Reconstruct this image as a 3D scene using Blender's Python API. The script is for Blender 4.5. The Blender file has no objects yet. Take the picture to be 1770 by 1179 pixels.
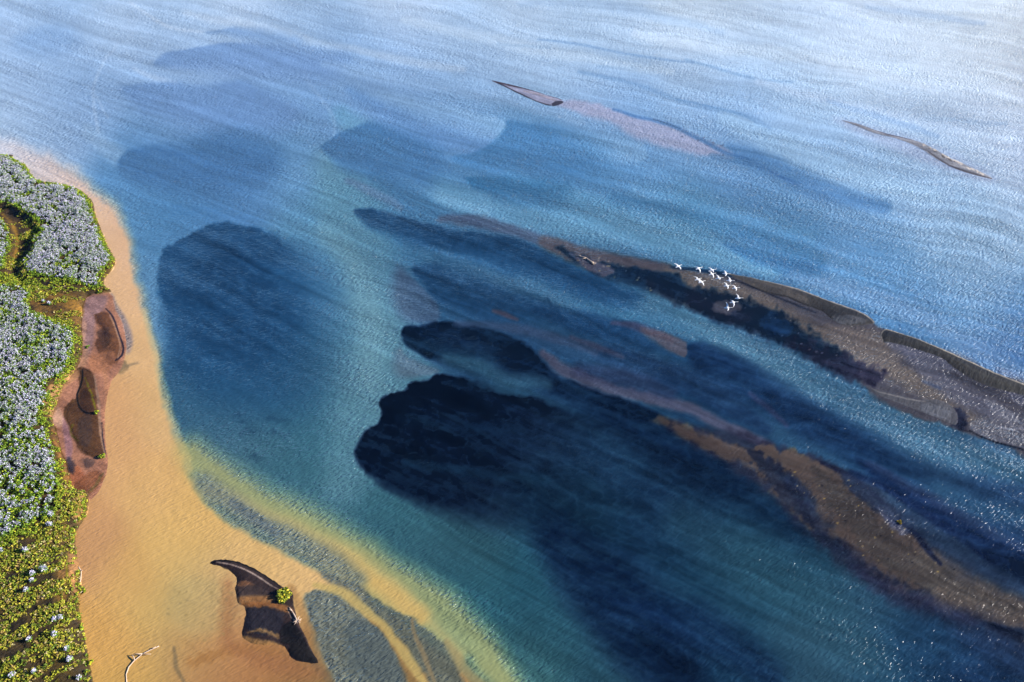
import bpy, bmesh, math, random
import numpy as np
from mathutils import Vector, Matrix

# ------------------------------------------------------------------ camera, light, exposure
scene = bpy.context.scene
C = scene.collection
H = 140.0                      # flying height of the camera over the river
PITCH = math.radians(42.0)     # below the horizon
F = 1288.0                     # focal length in survey units (chart 1770 x 1179)
CX, CY = 885.0, 589.5
cam_d = bpy.data.cameras.new('camera'); cam = bpy.data.objects.new('camera', cam_d); C.objects.link(cam)
cam.location = (0, 0, H); cam.rotation_euler = (math.radians(90) - PITCH, 0, 0)
cam_d.sensor_width = 36; cam_d.lens = 36 * F / 1770.0
cam_d.clip_start = 1; cam_d.clip_end = 60000
scene.camera = cam

SUN_EL, SUN_AZ = math.radians(21), math.radians(86)      # azimuth clockwise from +Y (view direction)
world = bpy.data.worlds.new('World'); scene.world = world; world.use_nodes = True
wn = world.node_tree; wn.nodes.clear()
sky = wn.nodes.new('ShaderNodeTexSky'); sky.sky_type = 'NISHITA'; sky.sun_disc = False
sky.sun_elevation = SUN_EL; sky.sun_rotation = SUN_AZ; sky.altitude = 100
sky.air_density = 0.62; sky.dust_density = 0.3; sky.ozone_density = 9.0
bg = wn.nodes.new('ShaderNodeBackground'); bg.inputs[1].default_value = 0.085
wo = wn.nodes.new('ShaderNodeOutputWorld')
wn.links.new(sky.outputs[0], bg.inputs[0]); wn.links.new(bg.outputs[0], wo.inputs[0])
sl = bpy.data.lights.new('sun', 'SUN'); sl.energy = 5.0; sl.angle = math.radians(0.5); sl.color = (1.0, 0.93, 0.83)
sun = bpy.data.objects.new('sun', sl); C.objects.link(sun)
sdir = Vector((math.sin(SUN_AZ) * math.cos(SUN_EL), math.cos(SUN_AZ) * math.cos(SUN_EL), math.sin(SUN_EL)))
sun.rotation_euler = sdir.to_track_quat('Z', 'Y').to_euler()
scene.view_settings.view_transform = 'Standard'; scene.view_settings.look = 'None'
scene.view_settings.exposure = 1.35; scene.view_settings.gamma = 1.0

HAZE = 0.00002

try: scene.cycles.sample_clamp_direct = 6.0
except Exception: pass

# ------------------------------------------------------------------ survey chart <-> river plane
sp, cp = math.sin(PITCH), math.cos(PITCH)
def ground(u, v, z=0.0):
    """chart position -> point of the world at height z"""
    a = (np.asarray(u, float) - CX) / F; b = -(np.asarray(v, float) - CY) / F
    dy = cp + b * sp; dz = -sp + b * cp
    t = (H - z) / (-dz)
    return a * t, dy * t
def at(u, v, z=0.0):
    x, y = ground(u, v, z); return Vector((float(x), float(y), z))
def metres(v):                 # metres per chart unit across, at chart row v
    b = -(v - CY) / F; return H / (sp - b * cp) / F

# ------------------------------------------------------------------ numpy noise
def vnoise(x, y, seed):
    rs = np.random.RandomState(seed); T = rs.rand(256, 256)
    xi = np.floor(x).astype(int); yi = np.floor(y).astype(int)
    fx = x - xi; fy = y - yi
    fx = fx * fx * (3 - 2 * fx); fy = fy * fy * (3 - 2 * fy)
    a = T[yi & 255, xi & 255]; b = T[yi & 255, (xi + 1) & 255]
    c = T[(yi + 1) & 255, xi & 255]; d = T[(yi + 1) & 255, (xi + 1) & 255]
    return (a * (1 - fx) + b * fx) * (1 - fy) + (c * (1 - fx) + d * fx) * fy
def fbm(x, y, seed=0, o=4):
    s = 0; a = 0.5; tot = 0
    for k in range(o):
        s = s + a * vnoise(x * 2 ** k + 17.3 * k, y * 2 ** k + 5.1 * k, seed + k); tot += a; a *= 0.55
    return (s / tot) * 2 - 1       # about -1..1

def hexc(s):
    c = np.array([int(s[i:i + 2], 16) for i in (0, 2, 4)]) / 255.0
    return np.where(c <= 0.04045, c / 12.92, ((c + 0.055) / 1.055) ** 2.4)
def sstep(e0, e1, x):
    t = np.clip((x - e0) / (e1 - e0 + 1e-9), 0, 1); return t * t * (3 - 2 * t)

def seg_dist(U, V, pts, closed):
    """distance to a polyline / ring, the value f interpolated along it, and inside flag"""
    P = [p if len(p) > 2 else (p[0], p[1], None) for p in pts]
    n = len(P); best = np.full(U.shape, 1e18); fv = np.zeros(U.shape); ins = np.zeros(U.shape, bool)
    for i in range(n if closed else n - 1):
        x0, y0, f0 = P[i]; x1, y1, f1 = P[(i + 1) % n]
        dx, dy = x1 - x0, y1 - y0; L = dx * dx + dy * dy + 1e-9
        t = np.clip(((U - x0) * dx + (V - y0) * dy) / L, 0, 1)
        d = (U - x0 - t * dx) ** 2 + (V - y0 - t * dy) ** 2
        m = d < best; best = np.where(m, d, best); fv = np.where(m, f0 + (f1 - f0) * t, fv)
        if closed and y0 != y1:
            c = ((V >= min(y0, y1)) & (V < max(y0, y1))) & (U < x0 + (V - y0) * dx / (dy if dy else 1e-9))
            ins ^= c
    return np.sqrt(best), fv, ins
def smooth_ring(pts, closed=True, n=3):
    """Catmull-Rom through the traced points"""
    out = []; N = len(pts)
    for i in range(N if closed else N - 1):
        g = lambda k: pts[(i + k) % N] if closed else pts[min(max(i + k, 0), N - 1)]
        p0, p1, p2, p3 = g(-1), g(0), g(1), g(2)
        for k in range(n):
            t = k / n
            out.append(tuple(0.5 * (2 * p1[j] + (p2[j] - p0[j]) * t + (2 * p0[j] - 5 * p1[j] + 4 * p2[j] - p3[j]) * t * t
                                    + (3 * p1[j] - p0[j] - 3 * p2[j] + p3[j]) * t ** 3) for j in range(len(p1))))
    if not closed: out.append(tuple(pts[-1]))
    return out

# ------------------------------------------------------------------ colours of the river (far sky glare included) and its banks, traced on the chart
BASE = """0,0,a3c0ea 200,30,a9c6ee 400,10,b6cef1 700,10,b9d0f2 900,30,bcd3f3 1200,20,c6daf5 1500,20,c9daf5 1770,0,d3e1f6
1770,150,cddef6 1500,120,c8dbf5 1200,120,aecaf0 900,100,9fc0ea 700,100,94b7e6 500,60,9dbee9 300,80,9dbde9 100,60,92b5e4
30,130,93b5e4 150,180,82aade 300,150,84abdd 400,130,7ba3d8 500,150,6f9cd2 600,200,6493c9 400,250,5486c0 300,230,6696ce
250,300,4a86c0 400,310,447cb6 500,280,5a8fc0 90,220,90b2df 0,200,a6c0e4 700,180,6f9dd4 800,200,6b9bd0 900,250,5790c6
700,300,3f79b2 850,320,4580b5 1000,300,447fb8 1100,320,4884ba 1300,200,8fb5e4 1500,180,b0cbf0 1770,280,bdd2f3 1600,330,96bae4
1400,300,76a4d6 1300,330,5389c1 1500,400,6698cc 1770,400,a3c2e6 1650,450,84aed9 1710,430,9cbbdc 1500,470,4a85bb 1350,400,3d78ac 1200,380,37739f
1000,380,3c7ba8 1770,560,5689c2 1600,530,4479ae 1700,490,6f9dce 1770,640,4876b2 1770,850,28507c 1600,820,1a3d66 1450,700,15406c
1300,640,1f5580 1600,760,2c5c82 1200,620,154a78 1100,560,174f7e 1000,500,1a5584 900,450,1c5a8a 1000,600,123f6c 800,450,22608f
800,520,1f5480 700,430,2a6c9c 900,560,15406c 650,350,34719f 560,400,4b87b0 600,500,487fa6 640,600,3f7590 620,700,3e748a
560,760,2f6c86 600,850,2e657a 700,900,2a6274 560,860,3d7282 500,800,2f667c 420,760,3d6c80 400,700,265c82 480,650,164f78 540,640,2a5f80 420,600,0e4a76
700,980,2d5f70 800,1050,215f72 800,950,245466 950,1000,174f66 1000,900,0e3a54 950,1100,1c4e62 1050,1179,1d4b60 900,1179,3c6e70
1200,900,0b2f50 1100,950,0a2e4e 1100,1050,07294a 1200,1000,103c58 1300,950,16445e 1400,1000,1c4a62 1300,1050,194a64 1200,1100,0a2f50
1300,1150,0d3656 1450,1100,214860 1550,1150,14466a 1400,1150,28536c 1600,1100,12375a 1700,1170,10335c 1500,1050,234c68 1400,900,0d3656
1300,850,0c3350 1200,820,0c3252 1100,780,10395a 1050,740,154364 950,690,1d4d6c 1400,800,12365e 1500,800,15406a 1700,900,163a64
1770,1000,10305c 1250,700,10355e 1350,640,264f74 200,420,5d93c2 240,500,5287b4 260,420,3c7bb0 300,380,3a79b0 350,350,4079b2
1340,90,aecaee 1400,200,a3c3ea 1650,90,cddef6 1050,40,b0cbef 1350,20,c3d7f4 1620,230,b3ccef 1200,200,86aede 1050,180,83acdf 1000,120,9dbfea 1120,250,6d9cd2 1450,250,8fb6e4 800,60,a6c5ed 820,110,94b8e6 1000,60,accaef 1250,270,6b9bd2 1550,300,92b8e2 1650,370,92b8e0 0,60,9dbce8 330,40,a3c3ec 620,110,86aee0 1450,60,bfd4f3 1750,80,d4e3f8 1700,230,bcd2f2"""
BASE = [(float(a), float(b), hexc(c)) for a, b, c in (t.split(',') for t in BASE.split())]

TAN = """0,245,c8c9dc 60,290,cdbfc6 120,320,d2b9b0 170,370,d8b69c 205,430,d8b190 215,520,dbb28a 240,600,dab182 270,700,d8b07c 200,700,d3a273
190,800,d3a372 250,850,d9ad72 330,900,d9af6e 150,900,c9986a 150,960,c49468 220,1000,d3a668 300,950,d6ad6c 450,950,d8b074 520,1000,d8b078
180,1100,d1a060 220,1150,cf9f5e 260,1060,c8a466 330,1000,c9ab70 330,1060,bfa36c 370,1010,cba774 390,1050,c49a6c 300,1130,b59462 350,1100,b88a5a
350,1160,ac7f56 430,1140,aa7850 500,1165,9c7048 400,1100,b2845a 560,1179,8e7048 230,1179,c09a5e"""
TAN = [(float(a), float(b), hexc(c)) for a, b, c in (t.split(',') for t in TAN.split())]

def field(pts, U, V, s=60.0):
    num = np.zeros(U.shape + (3,)); den = np.zeros(U.shape)
    for x, y, c in pts:
        d2 = (U - x) ** 2 + (V - y) ** 2
        w = np.exp(-d2 / (2 * s * s)) + 1e-3 / (1 + d2 / (s * s)) ** 2
        num += w[..., None] * np.log(c + 0.003); den += w
    return np.exp(num / den[..., None]) - 0.003

LAY = []     # (kind, points, colour, alpha, options)
def A(pts, col, alpha=1.0, f=None, ragged=0, rs=14, ramp=None, n=3, bite=None):
    p = [tuple(float(x) for x in q.split(',')) for q in pts.split()]
    p = [q if len(q) > 2 else (q[0], q[1], f or 6.0) for q in p]
    LAY.append(('area', smooth_ring(p, True, n), col, alpha, dict(ragged=ragged, rs=rs, ramp=ramp, bite=bite)))
def S(pts, w, soft, col, alpha=1.0, ragged=0, rs=14, taper=True, broken=0):
    p = [tuple(float(x) for x in q.split(',')) for q in pts.split()]
    p = [q if len(q) > 2 else (q[0], q[1], float(w)) for q in p]
    if taper and len(p[0]) > 2 and '::' not in pts:
        p = [p[0][:2] + (p[0][2] * .3,)] + p[1:-1] + [p[-1][:2] + (p[-1][2] * .3,)]
    LAY.append(('line', smooth_ring(p, False, 3), col, alpha, dict(soft=soft, ragged=ragged, rs=rs, broken=broken)))

#__LAYERS__
# --- broad currents
S('660,395 760,425 880,455 980,500 1090,545', 7, 14, '2f6f98', .5)
S('780,505 900,545 1010,590 1120,640', 6, 13, '245a82', .5)
S('900,480 1000,525 1100,548 1200,585', 6, 12, '3a7aa0', .55)
S('1350,600 1450,650 1540,700 1640,735', 8, 16, '4a86a6', .5)
S('1500,790 1600,840 1700,880 1790,905', 10, 18, '2f6a90', .5)
S('1350,690 1450,750 1560,805', 9, 15, '0c2c52', .5)
S('880,300 1000,345 1120,375 1250,395', 9, 16, '5b9ac4', .5)
S('1060,345 1180,370 1300,410 1420,450', 8, 14, '2c6a9c', .45)
S('575,290 595,330 612,370 635,450 645,540 640,640 620,740 590,840', 36, 50, '5b8da2', .55)
S('560,400 620,480 640,580 640,660', 12, 30, '7ba6b4', .3)
S('590,200 650,250 740,320 850,365 960,385 1080,400 1200,430 1330,470', 15, 26, '5e9ac4', .8)
S('690,300 760,340 840,368', 6, 14, '6aa2cb', .6)
S('640,300 700,330 760,372 880,400', 6, 14, '37709f', .6)
S('1080,505 1160,535 1240,575 1320,620 1400,665 1500,715 1600,765 1700,795 1800,820', 17, 32, '3a7093', .85)
S('1180,545 1260,590 1340,640 1420,690', 7, 18, '477fa2', .5)
S('700,420 800,462 880,490 960,520 1010,555 1040,590', 9, 20, '336b93', .7)
S('1010,560 1090,600 1160,640 1240,680 1330,740 1430,800 1530,860', 9, 20, '285a80', .7)
S('860,560 950,585 1050,630 1130,650', 10, 16, '264f78', .6)
S('1240,470 1320,500 1400,525 1500,545', 12, 16, '2a659c', .6)
S('1370,475 1450,500 1560,535 1700,610 1800,670', 10, 18, '6a90c0', .55)
S('1000,560 1090,575 1130,590 1300,640', 8, 16, '12406e', .5)
# far pale and dark streaks
S('225,5 290,45 355,56', 1.6, 4, 'bfd3f2', .5)
S('320,22 420,42 500,60 560,76 640,90 720,110 800,120', 3.5, 9, 'bdd2f1', .5)
S('205,75 178,110 163,145 160,165 165,205 172,230', 1.3, 3.5, 'a9c3e9', .45)
S('165,163 175,185 187,205', 1, 2, 'a9c4ea', .4)
S('232,118 262,133 305,145', 2.5, 6, 'aac4ea', .6)
S('505,78 522,105 528,135 550,165 575,200 578,232', 1.2, 4, '8db0dc', .35)
S('150,225 190,260 225,290', 12, 16, '8fb4de', .6)
A('265,112,5 290,90,4 330,82,3 370,76,3 420,72,6 520,82,20 600,100,26 560,140,26 420,125,20 300,118,10', '6f99d4', .85)
A('210,148,8 300,143,5 350,150,10 420,140,8 470,160,16 520,195,20 480,230,30 380,220,30 280,205,24 230,180,14', '6590cb', .75)
A('352,56,3 400,48,3 460,55,12 520,70,14 470,76,14 400,60,8', '7aa3da', .8)
A('224,262,5 300,250,16 400,235,30 480,260,30 470,310,30 380,330,30 260,320,24 205,292,8', '386ea9', .8)
A('35,60,14 100,45,14 140,75,20 90,95,20 30,85,20', '7ca5dc', .6)
A('555,255,4 575,240,3 590,228,4 640,212,6 700,225,20 760,260,26 740,330,26 660,310,26 590,290,12', '3a73ae', .8)
A('600,150,10 680,180,12 760,190,10 850,225,10 860,240,4 830,262,4 790,265,12 700,230,20 620,180,16', '5b8cc8', .7)
A('873,214,3 900,210,5 1000,232,14 1060,265,22 1000,300,30 900,310,30 800,285,8 778,270,4 820,262,4 860,238,3', '3c7ab4', .85)
A('806,308,4 830,303,3 900,310,14 980,320,20 960,350,24 880,340,20 822,328,6', '256a9f', .85)
A('640,160,14 760,180,10 840,200,5 872,213,3 868,230,4 850,242,10 760,215,16', '86b0dc', .55)
A('1080,238,8 1112,250,3 1118,272,3 1100,280,5 1040,275,14 930,232,24 960,215,24 1020,225,16', '7aa8d6', .6, ramp=(1110, 265, 900, 215, 0))
S('930,68 990,75 1080,92 1140,102 1200,108', 1.1, 2.4, '7ba5d9', .7)
S('860,76 950,82', 1.2, 4, '7fa8d9', .6)
S('1035,115 1100,118', 1.2, 4, '7fa8d9', .6)
S('1000,125 1080,140 1150,165 1200,185 1290,200 1330,222', 1.4, 5, '6c9ad0', .5)
S('1185,102 1230,115 1300,135 1370,142', 1.2, 3, '7fa9da', .65)
S('1170,172 1230,185 1280,198 1310,215', 1.0, 2.6, '6092cb', .6)
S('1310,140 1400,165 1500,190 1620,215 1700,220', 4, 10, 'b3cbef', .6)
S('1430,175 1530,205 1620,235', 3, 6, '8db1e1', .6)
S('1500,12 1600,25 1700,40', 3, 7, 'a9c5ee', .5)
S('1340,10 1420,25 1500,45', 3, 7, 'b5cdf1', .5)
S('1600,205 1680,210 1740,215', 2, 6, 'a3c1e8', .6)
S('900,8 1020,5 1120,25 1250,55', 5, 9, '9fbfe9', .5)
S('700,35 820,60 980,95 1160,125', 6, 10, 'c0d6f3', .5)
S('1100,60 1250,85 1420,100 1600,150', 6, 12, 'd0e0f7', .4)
S('560,110 700,140 850,165 1000,210', 5, 12, '8db4e3', .5)
S('1250,205 1350,250 1470,300 1620,345', 14, 18, '9cc2e8', .5)
S('1260,260 1340,290 1420,330 1530,360', 12, 16, '4a82c0', .6)
S('1100,330 1200,345 1300,380 1400,410', 8, 20, '5b96c4', .4)
# --- the dark pool nearest the sand
A('273,455,4 285,432,4 305,418,3 330,404,3 345,394,3 372,388,3 400,386,3 435,392,5 480,408,10 530,440,40 560,480,60 575,540,70 575,600,70 550,670,70 500,720,60 430,730,50 350,690,40 308,640,26 288,580,18 276,520,8', '0d4a7c', .9, ragged=4, rs=12, ramp=(380, 440, 520, 720, .25))
A('300,470,20 360,430,20 430,430,26 500,480,30 520,560,40 440,620,40 350,590,30 300,530,20', '0a4474', .5)
# --- two deep pools
A('693,572,3 702,563,3 735,563,2.5 752,556,2.5 800,560,3 850,572,3 905,592,4 935,618,4 960,645,4 1010,664,3 1060,684,3 1120,705,5 1190,745,8 1270,800,14 1330,860,14 1400,915,16 1380,930,40 1280,880,36 1160,810,30 1080,760,24 1010,715,24 940,680,20 870,655,18 800,636,16 745,625,6 715,606,4 697,590,3', '031e40', .93, ragged=1.5, rs=10, ramp=(1150, 740, 1420, 920, .6))
A('700,580,16 780,600,20 850,610,24 840,650,24 760,620,14 710,600,12', '134260', .55)
S('770,620 830,635 880,655 950,665', 8, 16, '2a5c74', .6)
A('757,648,3 735,655,3 712,662,3 700,676,3 670,684,3 656,696,3 660,712,3 654,730,4 635,745,4 620,764,4 613,785,4 622,808,6 650,832,10 690,855,14 760,880,24 850,905,36 950,925,44 1060,910,50 1150,890,55 1230,870,55 1200,820,50 1130,780,36 1070,745,18 1020,725,14 985,712,6 955,700,5 920,688,4 885,685,4 840,675,5 805,655,6', '021230', .95, ragged=3, rs=12, ramp=(760, 740, 1060, 900, .25))
S('690,720 780,735 900,745', 5, 14, '0a2c4c', .5)
S('700,800 800,815 940,830', 4, 12, '0c3450', .5)
S('770,660 820,668 850,676', 6, 10, '0c2b48', .5)
# deep lane at the lower right
S('960,930 1020,990 1080,1060 1140,1130 1190,1200', 46, 50, '03193a', .8)
S('1080,1060 1200,1080 1330,1170', 20, 40, '06244a', .6)
S('1180,900 1260,950 1340,1000 1420,1060 1500,1130', 20, 60, '235268', .5)
S('1340,1090 1440,1120 1540,1170', 16, 40, '28556e', .5)
# dark lanes of the middle
A('612,366,3 630,360,3 650,360,3 700,374,4 760,392,4 820,402,5 880,408,6 930,430,6 980,455,8 1040,480,12 1110,510,14 1080,530,22 980,505,24 880,470,22 780,440,22 700,415,20 640,392,10', '0d4677', .85, ragged=2)
A('712,462,4 760,455,16 830,480,20 900,510,20 960,545,20 900,560,24 810,545,24 750,520,14 735,490,8', '0f4372', .8)
S('930,535 1000,560 1060,585 1120,600', 10, 16, '0e3c69', .7)
A('945,515,4 955,528,4 1010,540,12 1100,565,14 1060,590,16 980,565,14', '0c3d6b', .8)
A('1188,600,3 1240,600,10 1330,650,20 1430,720,26 1560,790,30 1600,830,30 1500,800,26 1380,740,24 1270,680,20 1200,640,12', '0b2f5c', .85)
A('1250,420,4 1275,425,6 1320,440,10 1420,455,14 1400,475,14 1310,455,10', '1e5f98', .7)
S('1040,610 1140,640 1250,690 1320,740', 14, 18, '102f5a', .7)
# --- purple-brown shallows
S('600,310 650,335 690,360', 5, 8, '55759e', .7)
S('760,378 820,384 880,396 930,412 990,432 1060,446 1130,458', 7, 9, '4b5778', .85, ragged=2)
A('690,460,12 715,480,6 745,510,5 762,540,5 755,556,6 720,560,8 690,545,14 680,500,16', '47587a', .7)
A('690,600,8 700,612,5 730,630,4 760,642,3 730,650,4 690,650,12 680,625,14', '506880', .8)
S('853,536 872,542 893,552', 3, 5, '5a4a60', .8)
S('790,560 880,566 960,585 1030,612', 5, 8, '36486c', .7)
S('940,610 970,636 1030,663 1095,683 1155,695 1205,712 1250,735 1330,770', 8, 8, '4d4c66', .9, ragged=2)
S('985,583 1030,600 1075,618', 3, 6, '474564', .7)
S('1060,556 1110,567 1160,588', 5, 6, '54486a', .7)
A('1108,566,5 1150,576,4 1183,590,3 1187,600,2 1184,618,2 1160,608,4 1125,588,6', '625562', .85, ragged=1.5)
S('1295,680 1330,705 1360,735', 3, 6, '40406a', .6)
S('1000,640 1080,655 1160,680', 10, 16, '2c3358', .6)
# --- the long submerged bank at the lower right
A('1140,725,6 1190,735,10 1290,750,10 1330,765,8 1420,795,8 1500,838,10 1560,890,12 1640,960,16 1720,1010,20 1800,1050,24 1800,1140,40 1700,1095,34 1600,1058,26 1500,1010,18 1430,955,14 1370,898,12 1320,852,10 1250,800,10 1180,760,8', '29283f', .85, ragged=6)
S('1140,722 1200,755 1260,780 1310,805 1350,845 1390,885 1440,930', 9, 12, '5e4a3e', .8, ragged=8, rs=14)
A('1302,778,4 1330,772,5 1365,778,5 1400,790,5 1440,815,6 1480,850,6 1520,885,6 1560,915,7 1600,945,10 1640,985,14 1700,1010,18 1800,1050,20 1800,1105,30 1700,1065,22 1620,1040,18 1550,1015,14 1490,975,14 1455,940,14 1430,900,14 1400,860,10 1370,820,7 1330,800,5', '645042', .82, ragged=10, rs=18)
A('1600,950,20 1700,1000,20 1790,1050,20 1790,1085,20 1700,1060,20 1600,1020,20', '6c645c', .6)
A('1350,818,6 1390,842,5 1410,880,6 1450,940,10 1500,990,10 1470,980,12 1420,930,10 1380,880,8', '202c50', .6, ragged=4, rs=10)
A('1450,930,8 1540,1000,8 1640,1045,10 1700,1080,10 1600,1060,10 1500,1015,8', '2a2a4a', .5, ragged=6, rs=12)
A('1290,775,5 1330,790,5 1380,850,5 1430,930,6 1520,990,8 1600,1025,10 1560,1015,10 1460,960,8 1390,900,6 1340,850,6', '1c2038', .75, ragged=9, rs=9)
A('1400,800,8 1480,860,8 1580,950,10 1680,1020,14 1760,1060,14 1650,1030,10 1540,985,8 1450,900,8', '3f3a38', .5, ragged=12, rs=9)
A('1515,878,3 1535,880,3 1555,895,3 1572,915,3 1560,925,3 1540,912,3 1525,895,3', '55587a', .7, ragged=3, rs=6)
S('1555,895 1580,920 1600,945 1625,975', 3, 5, '151c42', .7)
S('1420,800 1480,830 1530,875', 3, 4, '1c1f40', .8)
A('1450,812,8 1540,850,10 1620,900,12 1700,960,14 1790,1010,14 1790,1040,14 1680,985,12 1590,925,10 1500,870,8', '303f5c', .65)
A('1480,790,8 1580,840,10 1680,905,12 1790,970,14 1790,1010,12 1690,950,10 1600,890,10 1520,835,8', '0c2350', .75)
S('1470,815 1560,860 1640,915 1720,975', 4, 7, '0e1f4c', .6)
S('1500,800 1590,850 1680,900 1770,950', 5, 9, '3a4064', .4)
A('1640,1085,16 1720,1100,14 1790,1130,14 1790,1179,14 1720,1150,20', '26406a', .6)
S('1700,1078 1760,1092 1800,1100', 3, 7, '101c40', .6)
# --- mud flat round the emergent bars
A('940,408,5 1000,425,5 1080,440,5 1160,458,4 1240,470,3 1330,489,2 1420,518,2 1490,545,2 1512,560,3 1535,573,2 1600,594,2 1700,638,2 1790,676,2 1800,800,8 1740,772,5 1690,755,4 1640,738,4 1580,720,4 1520,690,4 1500,672,4 1450,640,8 1400,610,8 1340,580,8 1270,560,8 1200,535,8 1120,500,8 1040,475,8 980,450,6 930,425,6', '5b525a', .93, ragged=3)
A('1150,465,8 1230,478,8 1330,515,10 1420,560,10 1510,572,8 1560,630,10 1660,690,12 1700,740,10 1600,690,12 1500,640,12 1400,590,10 1300,545,10 1200,515,8 1160,490,8', '74675f', .85, ragged=4)
A('1430,565,8 1520,570,6 1560,620,10 1500,630,10 1440,590,8', '786d6c', .6)
A('1560,600,8 1640,650,8 1760,720,10 1790,760,10 1740,740,10 1640,690,10 1580,640,8', '6a6a80', .7)
# weed and deeper holes in the flat
A('960,428,5 1020,450,4 1100,462,4 1160,470,5 1185,488,4 1180,510,5 1150,512,6 1080,492,8 1020,468,6', '0d3158', .88, ragged=8, rs=22)
A('1120,488,8 1180,498,6 1250,512,6 1310,528,6 1360,552,6 1400,585,6 1450,615,6 1480,640,6 1470,655,6 1420,630,8 1350,590,8 1270,562,8 1190,535,8', '2c3550', .75, ragged=9, rs=16)
A('1130,486,9 1250,508,9 1360,548,9 1480,630,9 1440,640,9 1350,592,9 1190,530,9', '0f2848', .8, ragged=9, rs=8)
A('1190,505 1240,520 1300,540 1290,560 1230,545 1190,525', '2a2c48', .7, f=7, ragged=9, rs=10)
A('1330,540 1370,560 1360,585 1320,570', '0b3362', .9, f=5, ragged=6, rs=9)
A('1360,585 1420,600 1500,630 1535,650 1500,665 1440,640 1390,615', '322c46', .85, f=7, ragged=10, rs=10)
A('985,437,3 1010,445,3 1045,455,3 1060,470,3 1040,475,3 1005,460,3', '5e5366', .85, ragged=4, rs=8)
A('1235,520,4 1270,520,4 1280,535,3 1255,543,3 1235,538,4', '645a60', .7, ragged=4, rs=8)
S('1160,462 1200,466 1250,473 1300,484', 2.2, 2, '0c3a66', .95)
S('1260,480 1310,500 1370,525 1410,540', 1.0, 2, '2c2e40', .6)
A('1500,668 1515,676 1560,690 1620,700 1650,712 1620,720 1560,710 1510,690', '4f4c58', .5, f=4)
A('1650,705 1668,712 1672,735 1655,742 1640,725', '2c2c48', .8, f=4, ragged=5, rs=6)
S('1595,660 1625,672', 3, 4, '4a5a84', .6)
A('1720,635,5 1790,660,5 1790,700,5 1750,690,5', '6a7096', .5)
A('1540,577,4 1600,595,5 1660,610,6 1700,640,5 1640,640,8 1580,620,6 1535,600,4', '6c6e88', .7)
# --- far submerged sands
A('955,180,4 985,172,4 1030,180,4 1100,200,3 1160,215,3 1215,240,3 1262,262,3 1268,276,3 1230,270,5 1170,258,6 1100,240,8 1060,215,8 1000,195,6', 'a2a5cb', .85, ragged=2)
S('1060,190 1150,214 1200,236 1250,262 1300,280 1380,320', 1.6, 4, '4679b8', .8)
S('1130,206 1175,222', .8, 1.2, '33507e', .8)
S('1230,268 1280,278 1330,292', 5, 7, '4c82bd', .6)
A('1440,205 1560,232 1640,262 1720,305 1700,312 1600,280 1500,240', 'a9b8e0', .5, f=8)
A('1676,738,3 1700,722,9 1740,718,10 1800,738,10 1800,785,1.5 1760,774,1.5 1720,763,1.5 1690,750,1.5', '6e6d7c', .75, ragged=3, rs=9)
A('1705,690,4 1745,708,4 1765,728,4 1740,725,4 1712,708,4', '7e7f92', .7, ragged=2, rs=6)
S('1676,744 1690,751 1720,764 1760,775 1800,787', .9, 1.2, '23242e', .9, ragged=.6, rs=4)
S('1725,737 1745,742 1765,741', 1, 1.5, 'a8a8bc', .8)
S('1655,742 1676,746', .8, 2, '3a3038', .6)
# --- the milky ochre water along the shore
A('-200,205,14 0,236,14 60,255,16 115,285,16 165,322,16 205,360,16 228,410,14 238,470,14 252,540,12 272,610,12 290,690,12 310,760,14 335,820,16 360,868,14 400,900,14 450,925,14 500,950,14 560,985,12 620,1020,8 690,1065,8 760,1120,14 830,1179,20 860,1260,20 300,1300,20 -300,1300,20 -300,300,20', None, 1.0, ragged=4, rs=22)
S('250,540 275,640 300,730 330,810', 3, 9, 'd6bd8c', .5)
S('330,780 380,830 450,872 520,905 600,950 680,1000 760,1050 820,1110 880,1190', 16, 44, 'bcac6e', .8)
S('360,850 430,885 500,915 570,948 640,990 710,1050 790,1130', 8, 24, 'd2b474', .75)
A('560,940,14 620,970,12 690,1020,12 740,1065,14 720,1080,6 660,1045,5 600,1005,8 540,960,14', 'd4ae6a', .8)
S('352,835 400,875 450,905 500,930 560,962 620,1000', 10, 26, '6f7a74', .7)
S('400,870 440,895 480,920', 6, 10, '5d6870', .6)
A('528,1026,4 560,1022,3 590,1030,3 625,1058,3 655,1092,4 680,1125,4 705,1179,5 730,1260,16 600,1260,24 575,1179,14 552,1140,10 538,1090,8 530,1055,6', '66706c', .85, ragged=3)
A('605,1070,5 650,1085,4 680,1125,4 705,1179,5 640,1179,14 600,1140,12', '4f5c62', .6)
A('552,988,5 600,1002,4 650,1035,4 700,1062,4 745,1090,4 775,1120,6 800,1179,6 830,1260,10 760,1260,10 745,1179,6 720,1150,6 690,1105,7 650,1068,8 600,1030,14', '59635f', .82, ragged=3)
A('552,988,8 620,1010,8 640,1030,8 620,1040,10', '86806a', .5)
S('545,1012 590,1025 640,1060 680,1105 715,1150 745,1200', 6, 7, 'bfa668', .85)
S('712,1072 722,1110 740,1150 755,1190', 3, 4, '8c7a5c', .8)
S('770,1110 800,1150 850,1200', 6, 9, '9a8a62', .7)
S('480,935 540,965 600,1000', 5, 9, '8d8a70', .6)
A('300,1010,14 350,995,14 395,1020,14 405,1080,14 330,1100,18 290,1060,18', 'b59f6e', .5)
S('300,1120 305,1150 318,1179', 2, 5, '74644c', .6)
S('510,1085 530,1120 556,1160 590,1200', 5, 8, '7c6448', .7)
S('330,1145 420,1120 480,1130', 5, 12, '9b6c40', .5, ragged=6, rs=7)
A('395,1000 405,1050 410,1110 480,1130 540,1150 560,1165 520,1179 420,1140 385,1110 385,1040', '9c6a48', .6, f=16, ragged=5, rs=9)
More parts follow.
